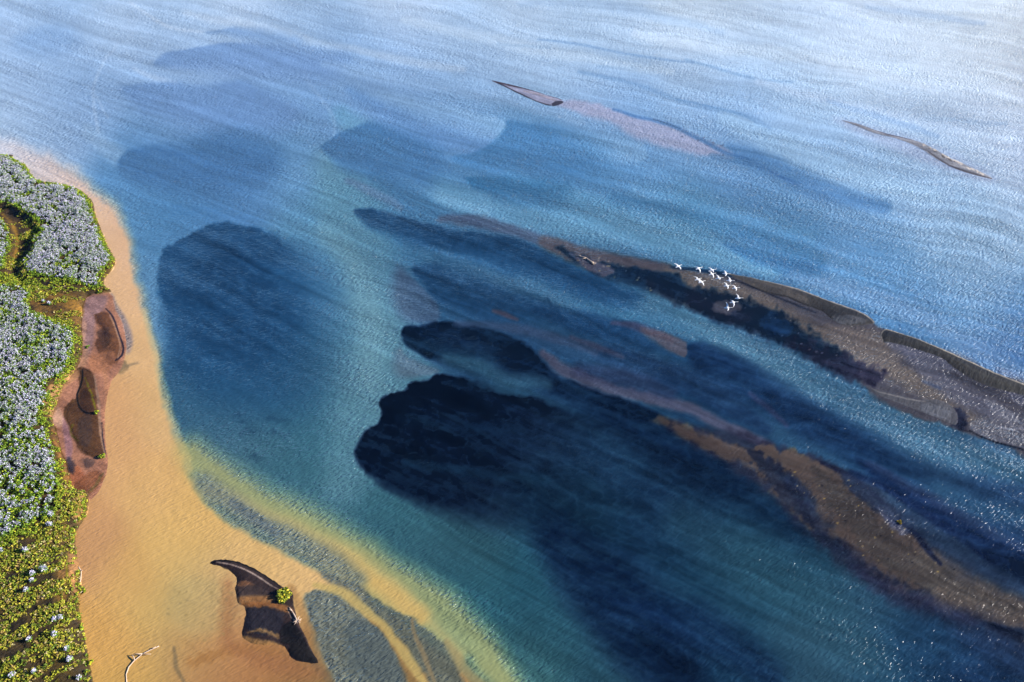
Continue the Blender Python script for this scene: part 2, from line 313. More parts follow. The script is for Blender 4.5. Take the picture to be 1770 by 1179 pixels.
S('505,1015 520,1050 535,1095 560,1150', 5, 9, 'a07a50', .6, ragged=2, rs=6)
# --- dark wet rim off the left flats
A('192,508,4 205,530,4 222,560,5 228,590,5 220,612,6 212,580,4 200,545,4', '8e8290', .8)
A('205,620 225,632 215,640 205,645', '7b6a54', .7, f=3, ragged=3, rs=5)
S('222,632 238,628', 1.6, 3, '8a7a66', .6)
# --- pebbles, shells and weed scraps on the shoals
rd = random.Random(4)
def specks(n, quad, cols, r0, r1, alpha):
    (ax_, ay_), (bx_, by_), (cx_, cy_), (dx_, dy_) = quad
    for _ in range(n):
        a, b = rd.random(), rd.random()
        u = (ax_ * (1 - a) + bx_ * a) * (1 - b) + (dx_ * (1 - a) + cx_ * a) * b; v = (ay_ * (1 - a) + by_ * a) * (1 - b) + (dy_ * (1 - a) + cy_ * a) * b
        w = rd.uniform(r0, r1); LAY.append(('line', [(u, v, w), (u + w * 1.5, v + w * .5, w)], rd.choice(cols), alpha, dict(soft=w, ragged=0, rs=5, broken=0)))
specks(70, ((1180, 500), (1500, 560), (1760, 745), (1500, 660)), ['b0a094', '8c7c78', '2a2834', '8a8a9c'], .4, .9, .5)
specks(40, ((1340, 800), (1480, 830), (1700, 1020), (1480, 960)), ['8c7c5c', 'a08850', '1c1c2c'], .5, 1.0, .8)
specks(26, ((290, 1020), (400, 1010), (390, 1100), (280, 1120)), ['9a8458', '8a7a58'], .6, 1.8, .4)
specks(30, ((960, 430), (1060, 450), (1180, 520), (1000, 470)), ['8a7c74', 'a08a60'], .4, .9, .7)
specks(16, ((1140, 205), (1250, 250), (1260, 272), (1160, 240)), ['6a6e96', '5a5c80'], .5, 1.0, .8)
#__END_WATER__
NWATER = len(LAY)
specks(70, ((140, 520), (205, 540), (185, 850), (110, 860)), ['c9a48c', '6a4a40', 'd8bca6', '5c5040'], .5, 1.2, .75)
# --- red mud flat under the island's edge
A('140,512,3 190,506,4 200,535,4 213,560,4 220,600,4 210,640,6 194,660,5 184,700,4 184,760,4 190,800,4 180,830,3 160,862,3 120,870,3 95,800,3 80,720,3 100,650,3 130,560,3', 'ae7c68', 1, ragged=1.5, rs=8)
A('150,515 185,512 178,540 165,560 160,600 145,620 140,560', '9a7d84', .8, f=5)
A('135,585 150,600 150,630 128,650 128,620', 'b58a72', .7, f=4)
A('140,560 150,562 142,610 137,640 130,650', 'c79a86', .7, f=3)
A('165,545,2 180,540,2 190,545,2 205,575,2 211,600,2 206,622,2 196,630,2 178,628,3 170,608,2 165,590,2 176,572,2 166,556,2', '6d4c3c', .92, ragged=1.5, rs=5)
A('168,575 185,566 192,585 186,602 176,600', '4d3c38', .7, f=3, ragged=2, rs=5)
A('160,615 195,608 200,630 180,645 155,640', 'a8745a', .8, f=4)
S('183,534 195,548 206,580 213,600 211,615 200,624', .9, 1.6, '2b2a3a', .9)
S('190,545 202,575 208,600 204,620', 1, 1.4, 'b79682', .6)
A('133,638,2 145,637,2 160,645,2 166,675,2 168,705,2 172,730,2 176,760,2 182,785,2 170,792,3 150,788,3 135,775,2 124,752,2 112,730,2 110,710,2 120,695,2 133,685,2 137,660,2', '5a4234', .94, ragged=1.5, rs=5)
A('141,680 152,672 160,700 160,712 146,714 138,700', '43332e', .8, f=3)
A('138,725 156,718 160,740 156,768 142,772 135,745', '51423e', .85, f=3)
S('143,640 143,655 136,675 133,686 138,705 150,715 163,714', 1.1, 1.2, '141722', .95)
S('148,655 155,672 162,695 166,712', 1, 1.5, '6f7020', .7, ragged=2, rs=4)
S('126,735 122,750 135,762', 1, 2, '5f6020', .5, ragged=2, rs=4)
S('163,650 168,680 172,710 173,740 177,765 181,783', 1.8, 1.6, 'a08474', .7, ragged=1, rs=3)
S('176,730 178,760 183,785', .7, 1, '2c2c3c', .8)
A('106,722 118,735 125,765 124,790 116,800 112,770', 'a17a86', .8, f=3)
A('95,700 108,715 108,735 98,738 86,725', 'd8ae98', .8, f=4)
A('114,800 135,805 150,830 140,850 125,848 118,820', 'a8684e', .85, f=4)
A('118,790 130,805 126,818 116,812', '3d3a48', .8, f=3, ragged=2, rs=4)
A('143,795 162,795 160,806 148,808', '5c4c4c', .7, f=3, ragged=2, rs=4)
A('128,840 150,820 170,815 178,828 160,850 145,858 128,856', '8a5a44', .8, f=3, ragged=2, rs=5)
S('146,858 165,838 178,818', 2, 3, '6d6040', .6, ragged=2, rs=4)
S('180,640 186,680 186,740 190,795', 4, 5, 'b98466', .6)
# --- soil of the island
A('-300,268,2 0,268,1.5 20,272,1.5 46,287,1.5 62,311,1.5 100,318,1.5 132,325,1.5 158,345,1.5 165,370,1.5 174,395,1.5 188,428,1.5 201,452,1.5 195,466,1.5 183,480,1.5 180,492,1.5 192,505,1.5 150,513,1.5 141,560,2 142,610,2 128,645,2 110,668,2 98,700,2 90,722,2 97,745,2 104,775,2 116,805,2 126,843,2 152,853,1.5 150,890,1.5 134,915,1.5 130,935,1.5 134,965,1.5 139,985,1.5 140,1010,1.5 148,1022,1.5 136,1034,1.5 138,1060,1.5 146,1090,1.5 152,1130,1.5 160,1179,1.5 164,1300,2 -300,1300,2', '4e4020', 1, ragged=1)
A('-10,355 20,362 50,378 68,392 72,408 58,425 55,440 42,458 40,478 70,490 60,500 12,500 18,465 25,432 22,405 10,388 -10,380', '4a3c1c', .9, f=3)
S('5,372 25,395 32,425 22,465', 2, 3, '8f6c20', .7, ragged=1, rs=4)
A('50,515 90,510 130,512 145,520 140,560 125,570 90,560 62,545', '7d5e34', .9, f=4, ragged=2, rs=6)
A('75,695 100,660 130,640 138,650 112,672 100,700 90,722 82,715', 'b98a66', .8, f=3)
A('92,735 104,775 116,805 124,843 116,846 104,800 90,760', 'a06c42', .7, f=3)
A('130,858 148,858 146,890 134,908 128,890', 'a88154', .8, f=3)
A('104,985 118,975 120,1020 112,1045 100,1060', '8e6848', .8, f=3, ragged=2, rs=6)
A('120,950 134,958 138,985 134,1010 138,1030 130,1040 122,1000', 'b5835c', .85, f=3)
S('136,985 140,1000 137,1018', 1, 1, 'c69a74', .8)
A('70,935 120,905 130,920 125,950 95,960 75,975', '8a6a3c', .6, f=5, ragged=4, rs=7)
A('-50,960 60,950 100,990 110,1050 140,1110 150,1250 -50,1250', '4a4018', .6, f=10, ragged=6, rs=9)
S('118,960 120,1000 121,1030', 1, 1.5, '7a7a20', .8)
# --- black bar at the bottom
A('361,974,1.2 372,968,1.2 390,967,1.2 412,971,1.2 440,982,1.2 465,998,1.2 488,1014,1.2 505,1022,1.5 508,1045,1.5 516,1075,1.5 528,1100,1.5 540,1125,1.5 551,1146,1.2 530,1145,2 505,1138,2 492,1118,2 470,1112,3 440,1112,3 418,1100,3 423,1075,2 424,1050,2 412,1042,2 407,1020,2 408,998,1.5 392,984,1.5 374,977,1.2', '3b3336', .97, ragged=.8, rs=5)
S('361,974 385,969 410,972 440,984 465,999 485,1014', 2, 1.5, '1d1a20', .85)
S('375,972 400,977 425,986 450,1000 468,1012 484,1021', .9, 1, 'c9ad9e', .8, ragged=.5, rs=4)
A('408,1008,2 425,1005,2 440,1012,3 425,1016,3 410,1014,2', '8c6048', .8)
A('414,1020,2 440,1012,3 470,1030,3 465,1036,4 440,1032,4 420,1040,3', '4a4040', .8)
A('412,1034,3 440,1030,4 474,1032,4 476,1040,3 440,1046,3 412,1044,2', 'a8744a', .85)
A('418,1044,2 470,1042,3 505,1052,3 503,1062,3 470,1052,3 430,1052,3', '9c6640', .85)
A('428,1052,2 455,1050,2 482,1056,3 492,1075,3 485,1095,3 450,1098,3 430,1090,3 424,1072,2', '33333c', .85, ragged=4, rs=7)
S('430,1095 450,1090 480,1100 500,1105', 2, 3, 'a07850', .8, ragged=2, rs=5)
A('418,1100,2 440,1104,3 480,1112,3 492,1122,3 460,1118,3 430,1112,3', 'b08050', .85, ragged=1.5, rs=5)
A('488,1085,2 505,1075,2 520,1092,2 535,1120,2 550,1146,1.5 520,1144,2 498,1128,2 500,1115,2 486,1112,2 484,1098,2', '252029', .9, ragged=1, rs=5)
S('497,1052 503,1065 510,1076', 1.2, 1.5, 'b0988c', .7)
# --- dark grey bars at the right
BAR1 = '1256,473 1268,474 1330,487 1380,499 1428,518 1486,538 1512,557 1489,562 1458,562 1435,550 1421,538 1387,526 1360,514 1323,506 1299,494'
BAR2 = '1521,579 1527,570 1538,570 1600,591 1660,617 1720,644 1800,676 1800,694 1770,684 1696,663 1645,633 1628,619 1577,602 1543,593 1528,592'
BAR3 = '1502,666 1509,672 1530,678 1564,685 1594,692 1621,690 1645,702 1655,716 1652,735 1625,725 1587,710 1550,696 1514,681'
def A_(ring, *a, **k): A(' '.join(q + ',1' for q in ring.split()), *a, **k)
A_(BAR1, '5d5654', .97, ragged=.5, rs=5)
A('1395,508,5 1450,527,3 1508,553,2 1485,561,2 1452,561,2 1410,540,4', '37373b', .85, ragged=2, rs=7)
A('1440,548,2 1470,546,2 1500,554,2 1480,560,2 1450,559,2', '7c7c86', .6, ragged=2, rs=5)
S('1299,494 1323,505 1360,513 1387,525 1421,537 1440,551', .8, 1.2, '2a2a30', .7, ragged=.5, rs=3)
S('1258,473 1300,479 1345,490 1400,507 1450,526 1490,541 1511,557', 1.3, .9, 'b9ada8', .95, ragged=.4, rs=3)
A_(BAR2, '333438', .97, ragged=.8, rs=5)
A('1600,598,2 1640,618,3 1700,648,3 1760,672,3 1740,668,3 1680,640,3 1630,612,3', '4a4742', .6, ragged=2, rs=6)
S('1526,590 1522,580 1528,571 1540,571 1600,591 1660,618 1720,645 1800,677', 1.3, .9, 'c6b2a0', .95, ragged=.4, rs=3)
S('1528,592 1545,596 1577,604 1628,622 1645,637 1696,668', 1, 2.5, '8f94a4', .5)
A_(BAR3, '595860', .9, ragged=1.5, rs=6)
A('1590,700,3 1630,702,3 1645,715,3 1630,725,3 1600,715,3', '75757f', .7, ragged=4, rs=4)
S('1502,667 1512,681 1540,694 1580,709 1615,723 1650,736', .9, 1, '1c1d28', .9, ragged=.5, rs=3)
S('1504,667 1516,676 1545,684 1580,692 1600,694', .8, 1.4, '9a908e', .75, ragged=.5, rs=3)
# --- the two far bars
A('848,139,.8 870,143,.8 910,154,.8 945,165,.8 970,172,.8 972,178,1 955,183,1 935,178,.8 900,163,.8 870,149,.8', '9ea1c0', .97)
S('850,139 880,147 910,153 945,163 970,172', 1.4, 1, '453c48', .95, ragged=.6, rs=3)
S('856,142 872,150 890,158', 1.5, 1.5, '4a4450', .8)
S('860,143 895,161 930,177 952,182', 1.2, 1, '3e3d4a', .9)
A('955,178,1 965,174,1 975,177,1 968,183,1.5 955,184,1', '3c3c4c', .9, ragged=1, rs=3)
S('905,158 930,163 960,174', 1, 1.6, 'b6a8b4', .6)
A('1454,208,.6 1480,213,.6 1520,228,.6 1560,238,.6 1600,250,.8 1640,272,.8 1680,290,.8 1716,308,.8 1700,307,.8 1660,295,.8 1620,276,.8 1590,256,.8 1550,240,.6 1510,230,.6 1478,217,.6', '8d8f9c', .97)
S('1454,208 1490,216 1530,231 1575,241 1600,249', .6, .7, '5c5a6c', .9)
S('1605,262 1640,286 1680,300 1714,309', 1.0, 1, '55525c', .85)
S('1596,250 1620,262 1640,273 1670,287 1700,302', 2.6, 1, 'd6cbc6', .9, ragged=2.4, rs=3, broken=.3)
S('1604,256 1626,268 1650,281', 2.0, 1, '4a4648', .8, ragged=2.6, rs=3, broken=.2)

def colours(U, V, upto=None, base_only=False):
    """linear display-referred colour of the surface at chart positions"""
    # coarse evaluation of the smooth fields
    gu = np.clip(U, -60, 1830); gv = np.clip(V, -40, 1220)
    gx = np.arange(-60, 1850, 10.0); gy = np.arange(-40, 1240, 10.0)
    GX, GY = np.meshgrid(gx, gy)
    def samp(pts, s):
        Fd = field(pts, GX, GY, s)
        ix = np.clip((gu + 60) / 10.0, 0, len(gx) - 1.001); iy = np.clip((gv + 40) / 10.0, 0, len(gy) - 1.001)
        i = ix.astype(int); j = iy.astype(int); fx = (ix - i)[..., None]; fy = (iy - j)[..., None]
        return (Fd[j, i] * (1 - fx) + Fd[j, i + 1] * fx) * (1 - fy) + (Fd[j + 1, i] * (1 - fx) + Fd[j + 1, i + 1] * fx) * fy
    col = samp(BASE, 48.0); tanf = samp(TAN, 34.0)
    wu = fbm(U / 46.0, V / 34.0, 3, 4); wv = fbm(U / 46.0 + 50, V / 34.0 + 9, 7, 4)
    fine = fbm(U / 9.0, V / 9.0, 21, 3)
    for kind, pts, c, alpha, o in (LAY if upto is None else LAY[:upto]):
        P = np.array([p[:2] for p in pts]); fmax = max(p[2] for p in pts) if kind == 'area' else max(p[2] for p in pts) + o['soft'] * 1.6
        mrg = fmax + o['ragged'] * 2 + 8
        m = (U > P[:, 0].min() - mrg) & (U < P[:, 0].max() + mrg) & (V > P[:, 1].min() - mrg) & (V < P[:, 1].max() + mrg)
        if not m.any(): continue
        u = U[m]; v = V[m]
        if kind == 'area':
            k = min(1.0, fmax / 12.0)
            uu = u + wu[m] * 5 * k; vv = v + wv[m] * 5 * k
            d, f, ins = seg_dist(uu, vv, pts, True)
            s = np.where(ins, d, -d)
            if o['ragged']: s = s + o['ragged'] * fbm(u / o['rs'], v / o['rs'], 33, 4) * 1.6
            a = sstep(-0.5, 0.5, s / (2 * np.maximum(f, .4)))
            if o['ramp']:
                x0, y0, x1, y1, en = o['ramp']; L_ = (x1 - x0) ** 2 + (y1 - y0) ** 2
                a = a * (1 - (1 - en) * sstep(0, 1, ((u - x0) * (x1 - x0) + (v - y0) * (y1 - y0)) / L_))
        else:
            k = min(1.0, (fmax) / 16.0)
            uu = u + wu[m] * 5 * k; vv = v + wv[m] * 5 * k
            d, f, _ = seg_dist(uu, vv, pts, False)
            if o['ragged']: d = d + o['ragged'] * fbm(u / o['rs'], v / o['rs'], 33, 4) * 1.6
            a = 1 - sstep(0, 1, (d - f * .6) / (o['soft'] + f * .4))
            if o['broken']: a = a * sstep(-.2, .2, fbm(u / 7, v / 7, 55, 2) + .3 - o['broken'] * .5)
        a = (a * alpha)[..., None]
        cc = tanf[m] if c is None else hexc(c)
        # mix in log space keeps dark-to-light transitions smooth
        col[m] = np.exp(np.log(col[m] + .004) * (1 - a) + np.log(cc + .004) * a) - .004
    return np.clip(col, 0.0004, 1)

def is_tan(U, V): pass

# ------------------------------------------------------------------ helpers for objects
def tag(o, label=None, cat=None, group=None, kind=None):
    if label: o['label'] = label
    if cat: o['category'] = cat
    if group: o['group'] = group
    if kind: o['kind'] = kind
    return o
def mesh_from(name, co, faces, mats, smooth=True, mi=None, parent=None, attr=None):
    me = bpy.data.meshes.new(name)
    co = np.asarray(co, np.float32); faces = np.asarray(faces, np.int32)
    me.vertices.add(len(co)); me.vertices.foreach_set('co', co.ravel())
    k = faces.shape[1]
    me.loops.add(faces.size); me.loops.foreach_set('vertex_index', faces.ravel())
    me.polygons.add(len(faces)); me.polygons.foreach_set('loop_start', np.arange(0, faces.size, k, dtype=np.int32))
    me.polygons.foreach_set('loop_total', np.full(len(faces), k, np.int32))
    if smooth: me.polygons.foreach_set('use_smooth', np.ones(len(faces), bool))
    for m in (mats if isinstance(mats, (list, tuple)) else [mats]): me.materials.append(m)
    if mi is not None: me.polygons.foreach_set('material_index', np.asarray(mi, np.int32))
    me.update(calc_edges=True)
    if attr is not None:
        a = me.color_attributes.new('Col', 'FLOAT_COLOR', 'POINT')
        a.data.foreach_set('color', (attr if attr.shape[1] == 4 else np.concatenate([attr, np.ones((len(attr), 1))], 1)).astype(np.float32).ravel())
    o = bpy.data.objects.new(name, me); C.objects.link(o)
    if parent: o.parent = parent
    return o
def new_mat(name):
    m = bpy.data.materials.new(name); m.use_nodes = True; nt = m.node_tree
    b = nt.nodes['Principled BSDF']; return m, nt, b
def N(nt, t, **kw):
    n = nt.nodes.new(t)
    for k, v in kw.items():
        if k.startswith('i_'): n.inputs[k[2:].replace('_', ' ')].default_value = v
        else: setattr(n, k, v)
    return n

# ------------------------------------------------------------------ materials
def mapping(nt, rot, sc):
    # local x of the pattern points along rot; sc = cycles per metre along / across it
    tc = N(nt, 'ShaderNodeTexCoord'); mp = N(nt, 'ShaderNodeMapping'); mp.vector_type = 'TEXTURE'
    mp.inputs['Rotation'].default_value = (0, 0, rot); mp.inputs['Scale'].default_value = tuple(1 / q for q in sc)
    nt.links.new(tc.outputs['Object'], mp.inputs['Vector']); return mp.outputs[0]
def water_material():
    """silty water: a body colour (silt tint plus painted sky glare) lit from above under a reflecting, rippled skin"""
    m, nt, b = new_mat('river_water'); nt.nodes.remove(b); L = nt.links.new
    at_ = N(nt, 'ShaderNodeVertexColor'); at_.layer_name = 'Col'
    def noise(rot, sc, scale, det, rough=.5, dist=0.0):
        n = N(nt, 'ShaderNodeTexNoise'); n.inputs['Scale'].default_value = scale; n.inputs['Detail'].default_value = det
        n.inputs['Roughness'].default_value = rough; n.inputs['Distortion'].default_value = dist
        L(mapping(nt, math.radians(rot), sc), n.inputs['Vector']); return n.outputs['Fac']
    def rng(x, a, b_, c, d):
        r = N(nt, 'ShaderNodeMapRange'); r.inputs['From Min'].default_value = a; r.inputs['From Max'].default_value = b_
        r.inputs['To Min'].default_value = c; r.inputs['To Max'].default_value = d; L(x, r.inputs['Value']); return r.outputs[0]
    def bump(h, dist, strength, nrm=None):
        q = N(nt, 'ShaderNodeBump'); q.inputs['Distance'].default_value = dist; L(h, q.inputs['Height'])
        if isinstance(strength, float): q.inputs['Strength'].default_value = strength
        else: L(strength, q.inputs['Strength'])
        if nrm: L(nrm, q.inputs['Normal'])
        return q.outputs[0]
    gu = rng(noise(-28, (.4, 1.4, 1), .045, 5, .6), .36, .64, .5, 1.3)
    mu = N(nt, 'ShaderNodeMath', operation='MULTIPLY'); L(gu, mu.inputs[0]); L(at_.outputs['Alpha'], mu.inputs[1]); gust = mu.outputs[0]      # calm and ruffled patches       # calm and ruffled patches
    crest = noise(30, (.40, 1.05, 1), 2.0, 1.8, .45, .4)                  # short crests across the current
    swell = noise(24, (.40, 1.0, 1), .95, 1.8, .45, .5)
    chop = noise(12, (.5, 1.1, 1), 3.0, 2.0, .6)
    b0 = bump(swell, BUMP0, gust); b1 = bump(crest, BUMP1, gust, b0); b2 = bump(chop, BUMP2, gust, b1)
    soft = bump(crest, BUMP1 * BODY, gust, bump(swell, BUMP0 * BODY, gust))
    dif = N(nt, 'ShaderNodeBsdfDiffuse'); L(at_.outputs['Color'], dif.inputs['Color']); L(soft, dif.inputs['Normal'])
    gl = N(nt, 'ShaderNodeBsdfGlossy'); gl.inputs['Roughness'].default_value = ROUGH; L(b2, gl.inputs['Normal'])
    fr = N(nt, 'ShaderNodeFresnel'); fr.inputs['IOR'].default_value = 1.33; L(b2, fr.inputs['Normal'])
    mx = N(nt, 'ShaderNodeMixShader'); L(fr.outputs[0], mx.inputs[0]); L(dif.outputs[0], mx.inputs[1]); L(gl.outputs[0], mx.inputs[2])
    L(mx.outputs[0], nt.nodes['Material Output'].inputs['Surface'])
    return m
ROUGH, BUMP0, BUMP1, BUMP2, BODY = 0.10, 0.34, 0.46, 0.26, 0.85
WATER = water_material()
def soil_material(name, rough, bump, scale, var, spec=.35):
    m, nt, b = new_mat(name); L = nt.links.new
    at_ = N(nt, 'ShaderNodeVertexColor'); at_.layer_name = 'Col'
    def noise(sc, rot=0, st=(1, 1, 1), det=6, r=.65):
        n = N(nt, 'ShaderNodeTexNoise'); n.inputs['Scale'].default_value = sc; n.inputs['Detail'].default_value = det; n.inputs['Roughness'].default_value = r
        n.inputs['Distortion'].default_value = .4; L(mapping(nt, rot, st), n.inputs['Vector']); return n.outputs['Fac']
    def rng(x, lo, hi, a, c):
        mr = N(nt, 'ShaderNodeMapRange'); mr.inputs['From Min'].default_value = lo; mr.inputs['From Max'].default_value = hi
        mr.inputs['To Min'].default_value = a; mr.inputs['To Max'].default_value = c; L(x, mr.inputs['Value']); return mr.outputs[0]
    fine = noise(scale); drawn = noise(.28, math.radians(-32), (.35, 1.5, 1), 7, .6); rill = noise(1.1, math.radians(50), (.3, 1.3, 1), 4, .55)
    mu = N(nt, 'ShaderNodeMath', operation='MULTIPLY'); L(rng(fine, .3, .7, 1 - var, 1 + var), mu.inputs[0]); L(rng(drawn, .33, .67, 1 - var * 1.3, 1 + var * 1.2), mu.inputs[1])
    mx = N(nt, 'ShaderNodeVectorMath', operation='SCALE'); L(at_.outputs['Color'], mx.inputs[0]); L(mu.outputs[0], mx.inputs['Scale'])
    L(mx.outputs[0], b.inputs['Base Color']); b.inputs['Specular IOR Level'].default_value = spec
    L(rng(drawn, .4, .6, rough - .15, min(1, rough + .15)), b.inputs['Roughness'])
    bp = N(nt, 'ShaderNodeBump'); bp.inputs['Distance'].default_value = bump; L(fine, bp.inputs['Height'])
    b2 = N(nt, 'ShaderNodeBump'); b2.inputs['Distance'].default_value = bump * 2.5; L(rill, b2.inputs['Height']); L(bp.outputs[0], b2.inputs['Normal'])
    L(b2.outputs[0], b.inputs['Normal'])
    return m
SOIL = soil_material('island_soil', .9, .12, 1.4, .5)
SAND = soil_material('wet_sand', .7, .06, 1.6, .30, .2)

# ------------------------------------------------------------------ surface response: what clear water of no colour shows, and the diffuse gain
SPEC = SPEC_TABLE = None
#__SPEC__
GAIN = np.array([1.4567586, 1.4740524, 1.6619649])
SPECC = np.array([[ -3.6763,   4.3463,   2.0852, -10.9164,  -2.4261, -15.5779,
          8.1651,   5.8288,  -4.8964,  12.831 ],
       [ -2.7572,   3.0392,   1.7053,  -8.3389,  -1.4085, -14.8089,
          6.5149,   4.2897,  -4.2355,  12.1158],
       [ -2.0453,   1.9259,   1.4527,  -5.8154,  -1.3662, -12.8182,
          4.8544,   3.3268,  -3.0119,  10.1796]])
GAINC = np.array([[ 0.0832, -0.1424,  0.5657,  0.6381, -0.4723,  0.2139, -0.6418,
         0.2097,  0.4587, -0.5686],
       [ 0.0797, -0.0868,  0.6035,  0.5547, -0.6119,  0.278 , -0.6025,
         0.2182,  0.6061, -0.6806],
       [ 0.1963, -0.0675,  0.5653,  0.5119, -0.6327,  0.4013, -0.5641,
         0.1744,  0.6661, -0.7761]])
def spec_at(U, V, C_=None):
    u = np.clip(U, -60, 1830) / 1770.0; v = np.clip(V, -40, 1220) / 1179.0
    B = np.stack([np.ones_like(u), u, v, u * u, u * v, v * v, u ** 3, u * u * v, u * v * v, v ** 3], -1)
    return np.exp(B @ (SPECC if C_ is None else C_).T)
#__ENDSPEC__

# ------------------------------------------------------------------ the river: one sheet out to the horizon

TEST = None
us = np.concatenate([np.array([-5200, -3600, -2600, -1900, -1400, -1000, -700, -500, -350, -250, -170, -120, -80, -50, -25]), np.arange(-10, 1785, 2.0),
                     np.array([1800, 1825, 1860, 1900, 1960, 2040, 2150, 2300, 2500, 2800, 3200, 3700, 4400, 5400, 7000])])
vs = np.concatenate([np.array([-540, -530, -515, -500, -450, -400, -340, -280, -220, -170, -130, -95, -70, -50, -35, -22]), np.arange(-12, 1195, 2.0),
                     np.array([1205, 1225, 1260, 1320, 1400, 1550, 1800, 2200])])
UU, VV = np.meshgrid(us, vs)
X, Y = ground(UU, VV)
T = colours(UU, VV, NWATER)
# silt streaks drawn out along the current, and small cloudy mottling
Uc = UU - 885; va = (VV - .20 * Uc) / (1 + .00038 * Uc); ua = UU * 1.05 + VV * .3       # stream lines fan out to the right
wob = fbm(UU / 190, VV / 150, 61, 3) * 16
far = 1 - sstep(150, 700, VV); flow = np.clip(sstep(430, 760, UU + .25 * (500 - VV)) + far, 0, 1)
st = (fbm(ua / 300, (va + wob) / 3.5, 71, 4) * .13 + fbm(ua / 240, (va + wob) / 10.0, 73, 4) * .17 + fbm(ua / 260, (va + wob) / 34, 76, 3) * .12) * (.25 + .75 * flow) * (1 + .45 * sstep(180, 420, VV))
mot = fbm(UU / 16, VV / 9, 81, 4) * .10
isT = sstep(1.15, 1.9, T[..., 0] / (T[..., 2] + .01))
dark = 1 - sstep(.02, .12, T[..., 1])
cl = .6 * fbm((UU + VV * .25) / 34 + wob / 40, (VV - UU * .12 + wob) / 15, 95, 5) + .75 * fbm(ua / 95, (va + wob) / 10, 97, 4)
net = 1 - np.abs(fbm(UU / 24 + .3 * cl, VV / 17 + .3 * cl, 99, 3)) * 4
k = (st * 1.2 + mot) * (1 - .8 * isT) + isT * fbm(UU / 30, VV / 30, 91, 5) * .07 + (1 - isT) * dark * (.38 * cl + .14 * np.clip(net, -.5, 1))
gy = (T * np.array([.25, .5, .25])).sum(-1, keepdims=True); T = T + (gy * np.array([.97, 1.02, 1.0]) - T) * (.13 * (1 - isT))[..., None]
T = T * (1 + isT[..., None] * np.array([0, .025, .09]))
T = T * np.exp(k)[..., None] + (dark * (1 - isT) * (np.clip(cl, 0, 1) * .018 + np.clip(net - .35, 0, 1) * .010))[..., None] * np.array([.25, .8, 1.0])
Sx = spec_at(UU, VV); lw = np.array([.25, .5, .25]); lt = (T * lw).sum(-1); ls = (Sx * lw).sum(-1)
hue = T * np.clip(1 - ls / lt, .25, 1)[..., None]                    # keeps the traced tint where reflection alone would outshine it
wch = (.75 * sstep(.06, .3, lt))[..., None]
albedo = np.clip((hue * (1 - wch) + np.maximum(T - Sx, .3 * T) * wch) / spec_at(UU, VV, GAINC), 0.0, 0.85)  # leftover sky glare of the far water is painted into the albedo
if TEST: albedo = np.full_like(albedo, float(TEST))
nr, nc = UU.shape
co = np.stack([X, Y, np.zeros_like(X)], -1).reshape(-1, 3)
idx = np.arange(nr * nc).reshape(nr, nc)
fc = np.stack([idx[1:, :-1], idx[1:, 1:], idx[:-1, 1:], idx[:-1, :-1]], -1).reshape(-1, 4)
# how ruffled the surface is: choppy over the fast lanes and out on the open water, calmer over the ochre shallows and deep pools
lum = (T * lw).sum(-1)
chopf = (.36 + .85 * sstep(.05, .19, lum)) * (1 - isT) + .30 * isT + .05 * sstep(950, 1500, UU) * sstep(640, 1000, VV)
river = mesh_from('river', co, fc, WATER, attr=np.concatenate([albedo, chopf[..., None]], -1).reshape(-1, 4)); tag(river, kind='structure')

# ------------------------------------------------------------------ land: height fields that rise out of the water sheet
GD = np.array([1.52959653, 1.54775502, 1.7450631450000003])     #__GD__
def land(name, outline, height, edge, mat, step=1.6, rough=.06, rs=14, dips=None, bounds=None, edge_noise=1.6, shade=1.0, cool=0.0):
    p = [tuple(float(x) for x in q.split(',')) for q in outline.split()]
    ring = smooth_ring([(a, b, 0.0) for a, b in p], True, 3)
    P = np.array(ring); lo = P[:, :2].min(0) - 6; hi = P[:, :2].max(0) + 6
    if bounds: lo = np.maximum(lo, bounds[:2]); hi = np.minimum(hi, bounds[2:])
    gu, gv = np.meshgrid(np.arange(lo[0], hi[0], step), np.arange(lo[1], hi[1], step))
    d, _, ins = seg_dist(gu, gv, ring, True)
    s = np.where(ins, d, -d) + fbm(gu / 9, gv / 9, 5, 4) * edge_noise
    sm = s * metres(gv)
    z = np.where(sm > 0, height * (1 - np.exp(-np.maximum(sm, 0) / edge)), sm * .25)
    z = z + np.where(sm > 0, fbm(gu / rs, gv / rs, 15, 4) * rough * np.clip(sm / edge, 0, 1), 0)
    if dips: z = dips(gu, gv, z)
    x, y = ground(gu, gv)
    tc = colours(gu, gv); tc = np.maximum(tc - np.array([.016, .018, .020]), .25 * tc)       # the skin of wet sand reflects a little sky
    tc = tc * (1 + cool * np.array([-1, 0, 1.2]))
    col = np.clip(tc * (1 + .06 * fbm(gu / 4, gv / 4, 8, 3))[..., None] / (GD * shade), .002, .9)
    nr, nc = gu.shape; idx = np.arange(nr * nc).reshape(nr, nc)
    fc = np.stack([idx[1:, :-1], idx[1:, 1:], idx[:-1, 1:], idx[:-1, :-1]], -1).reshape(-1, 4)
    keep = (s.reshape(-1)[fc] > -3.5).any(1); fc = fc[keep]
    used = np.unique(fc); rm = np.full(nr * nc, -1); rm[used] = np.arange(len(used))
    co = np.stack([x, y, z], -1).reshape(-1, 3)[used]
    o = mesh_from(name, co, rm[fc], mat, attr=col.reshape(-1, 3)[used]); tag(o, kind='structure')
    def hgt(u, v):
        i = int(round((u - lo[0]) / step)); j = int(round((v - lo[1]) / step))
        return float(z[min(max(j, 0), nr - 1), min(max(i, 0), nc - 1)])
    return o, hgt, (gu, gv, z, s)

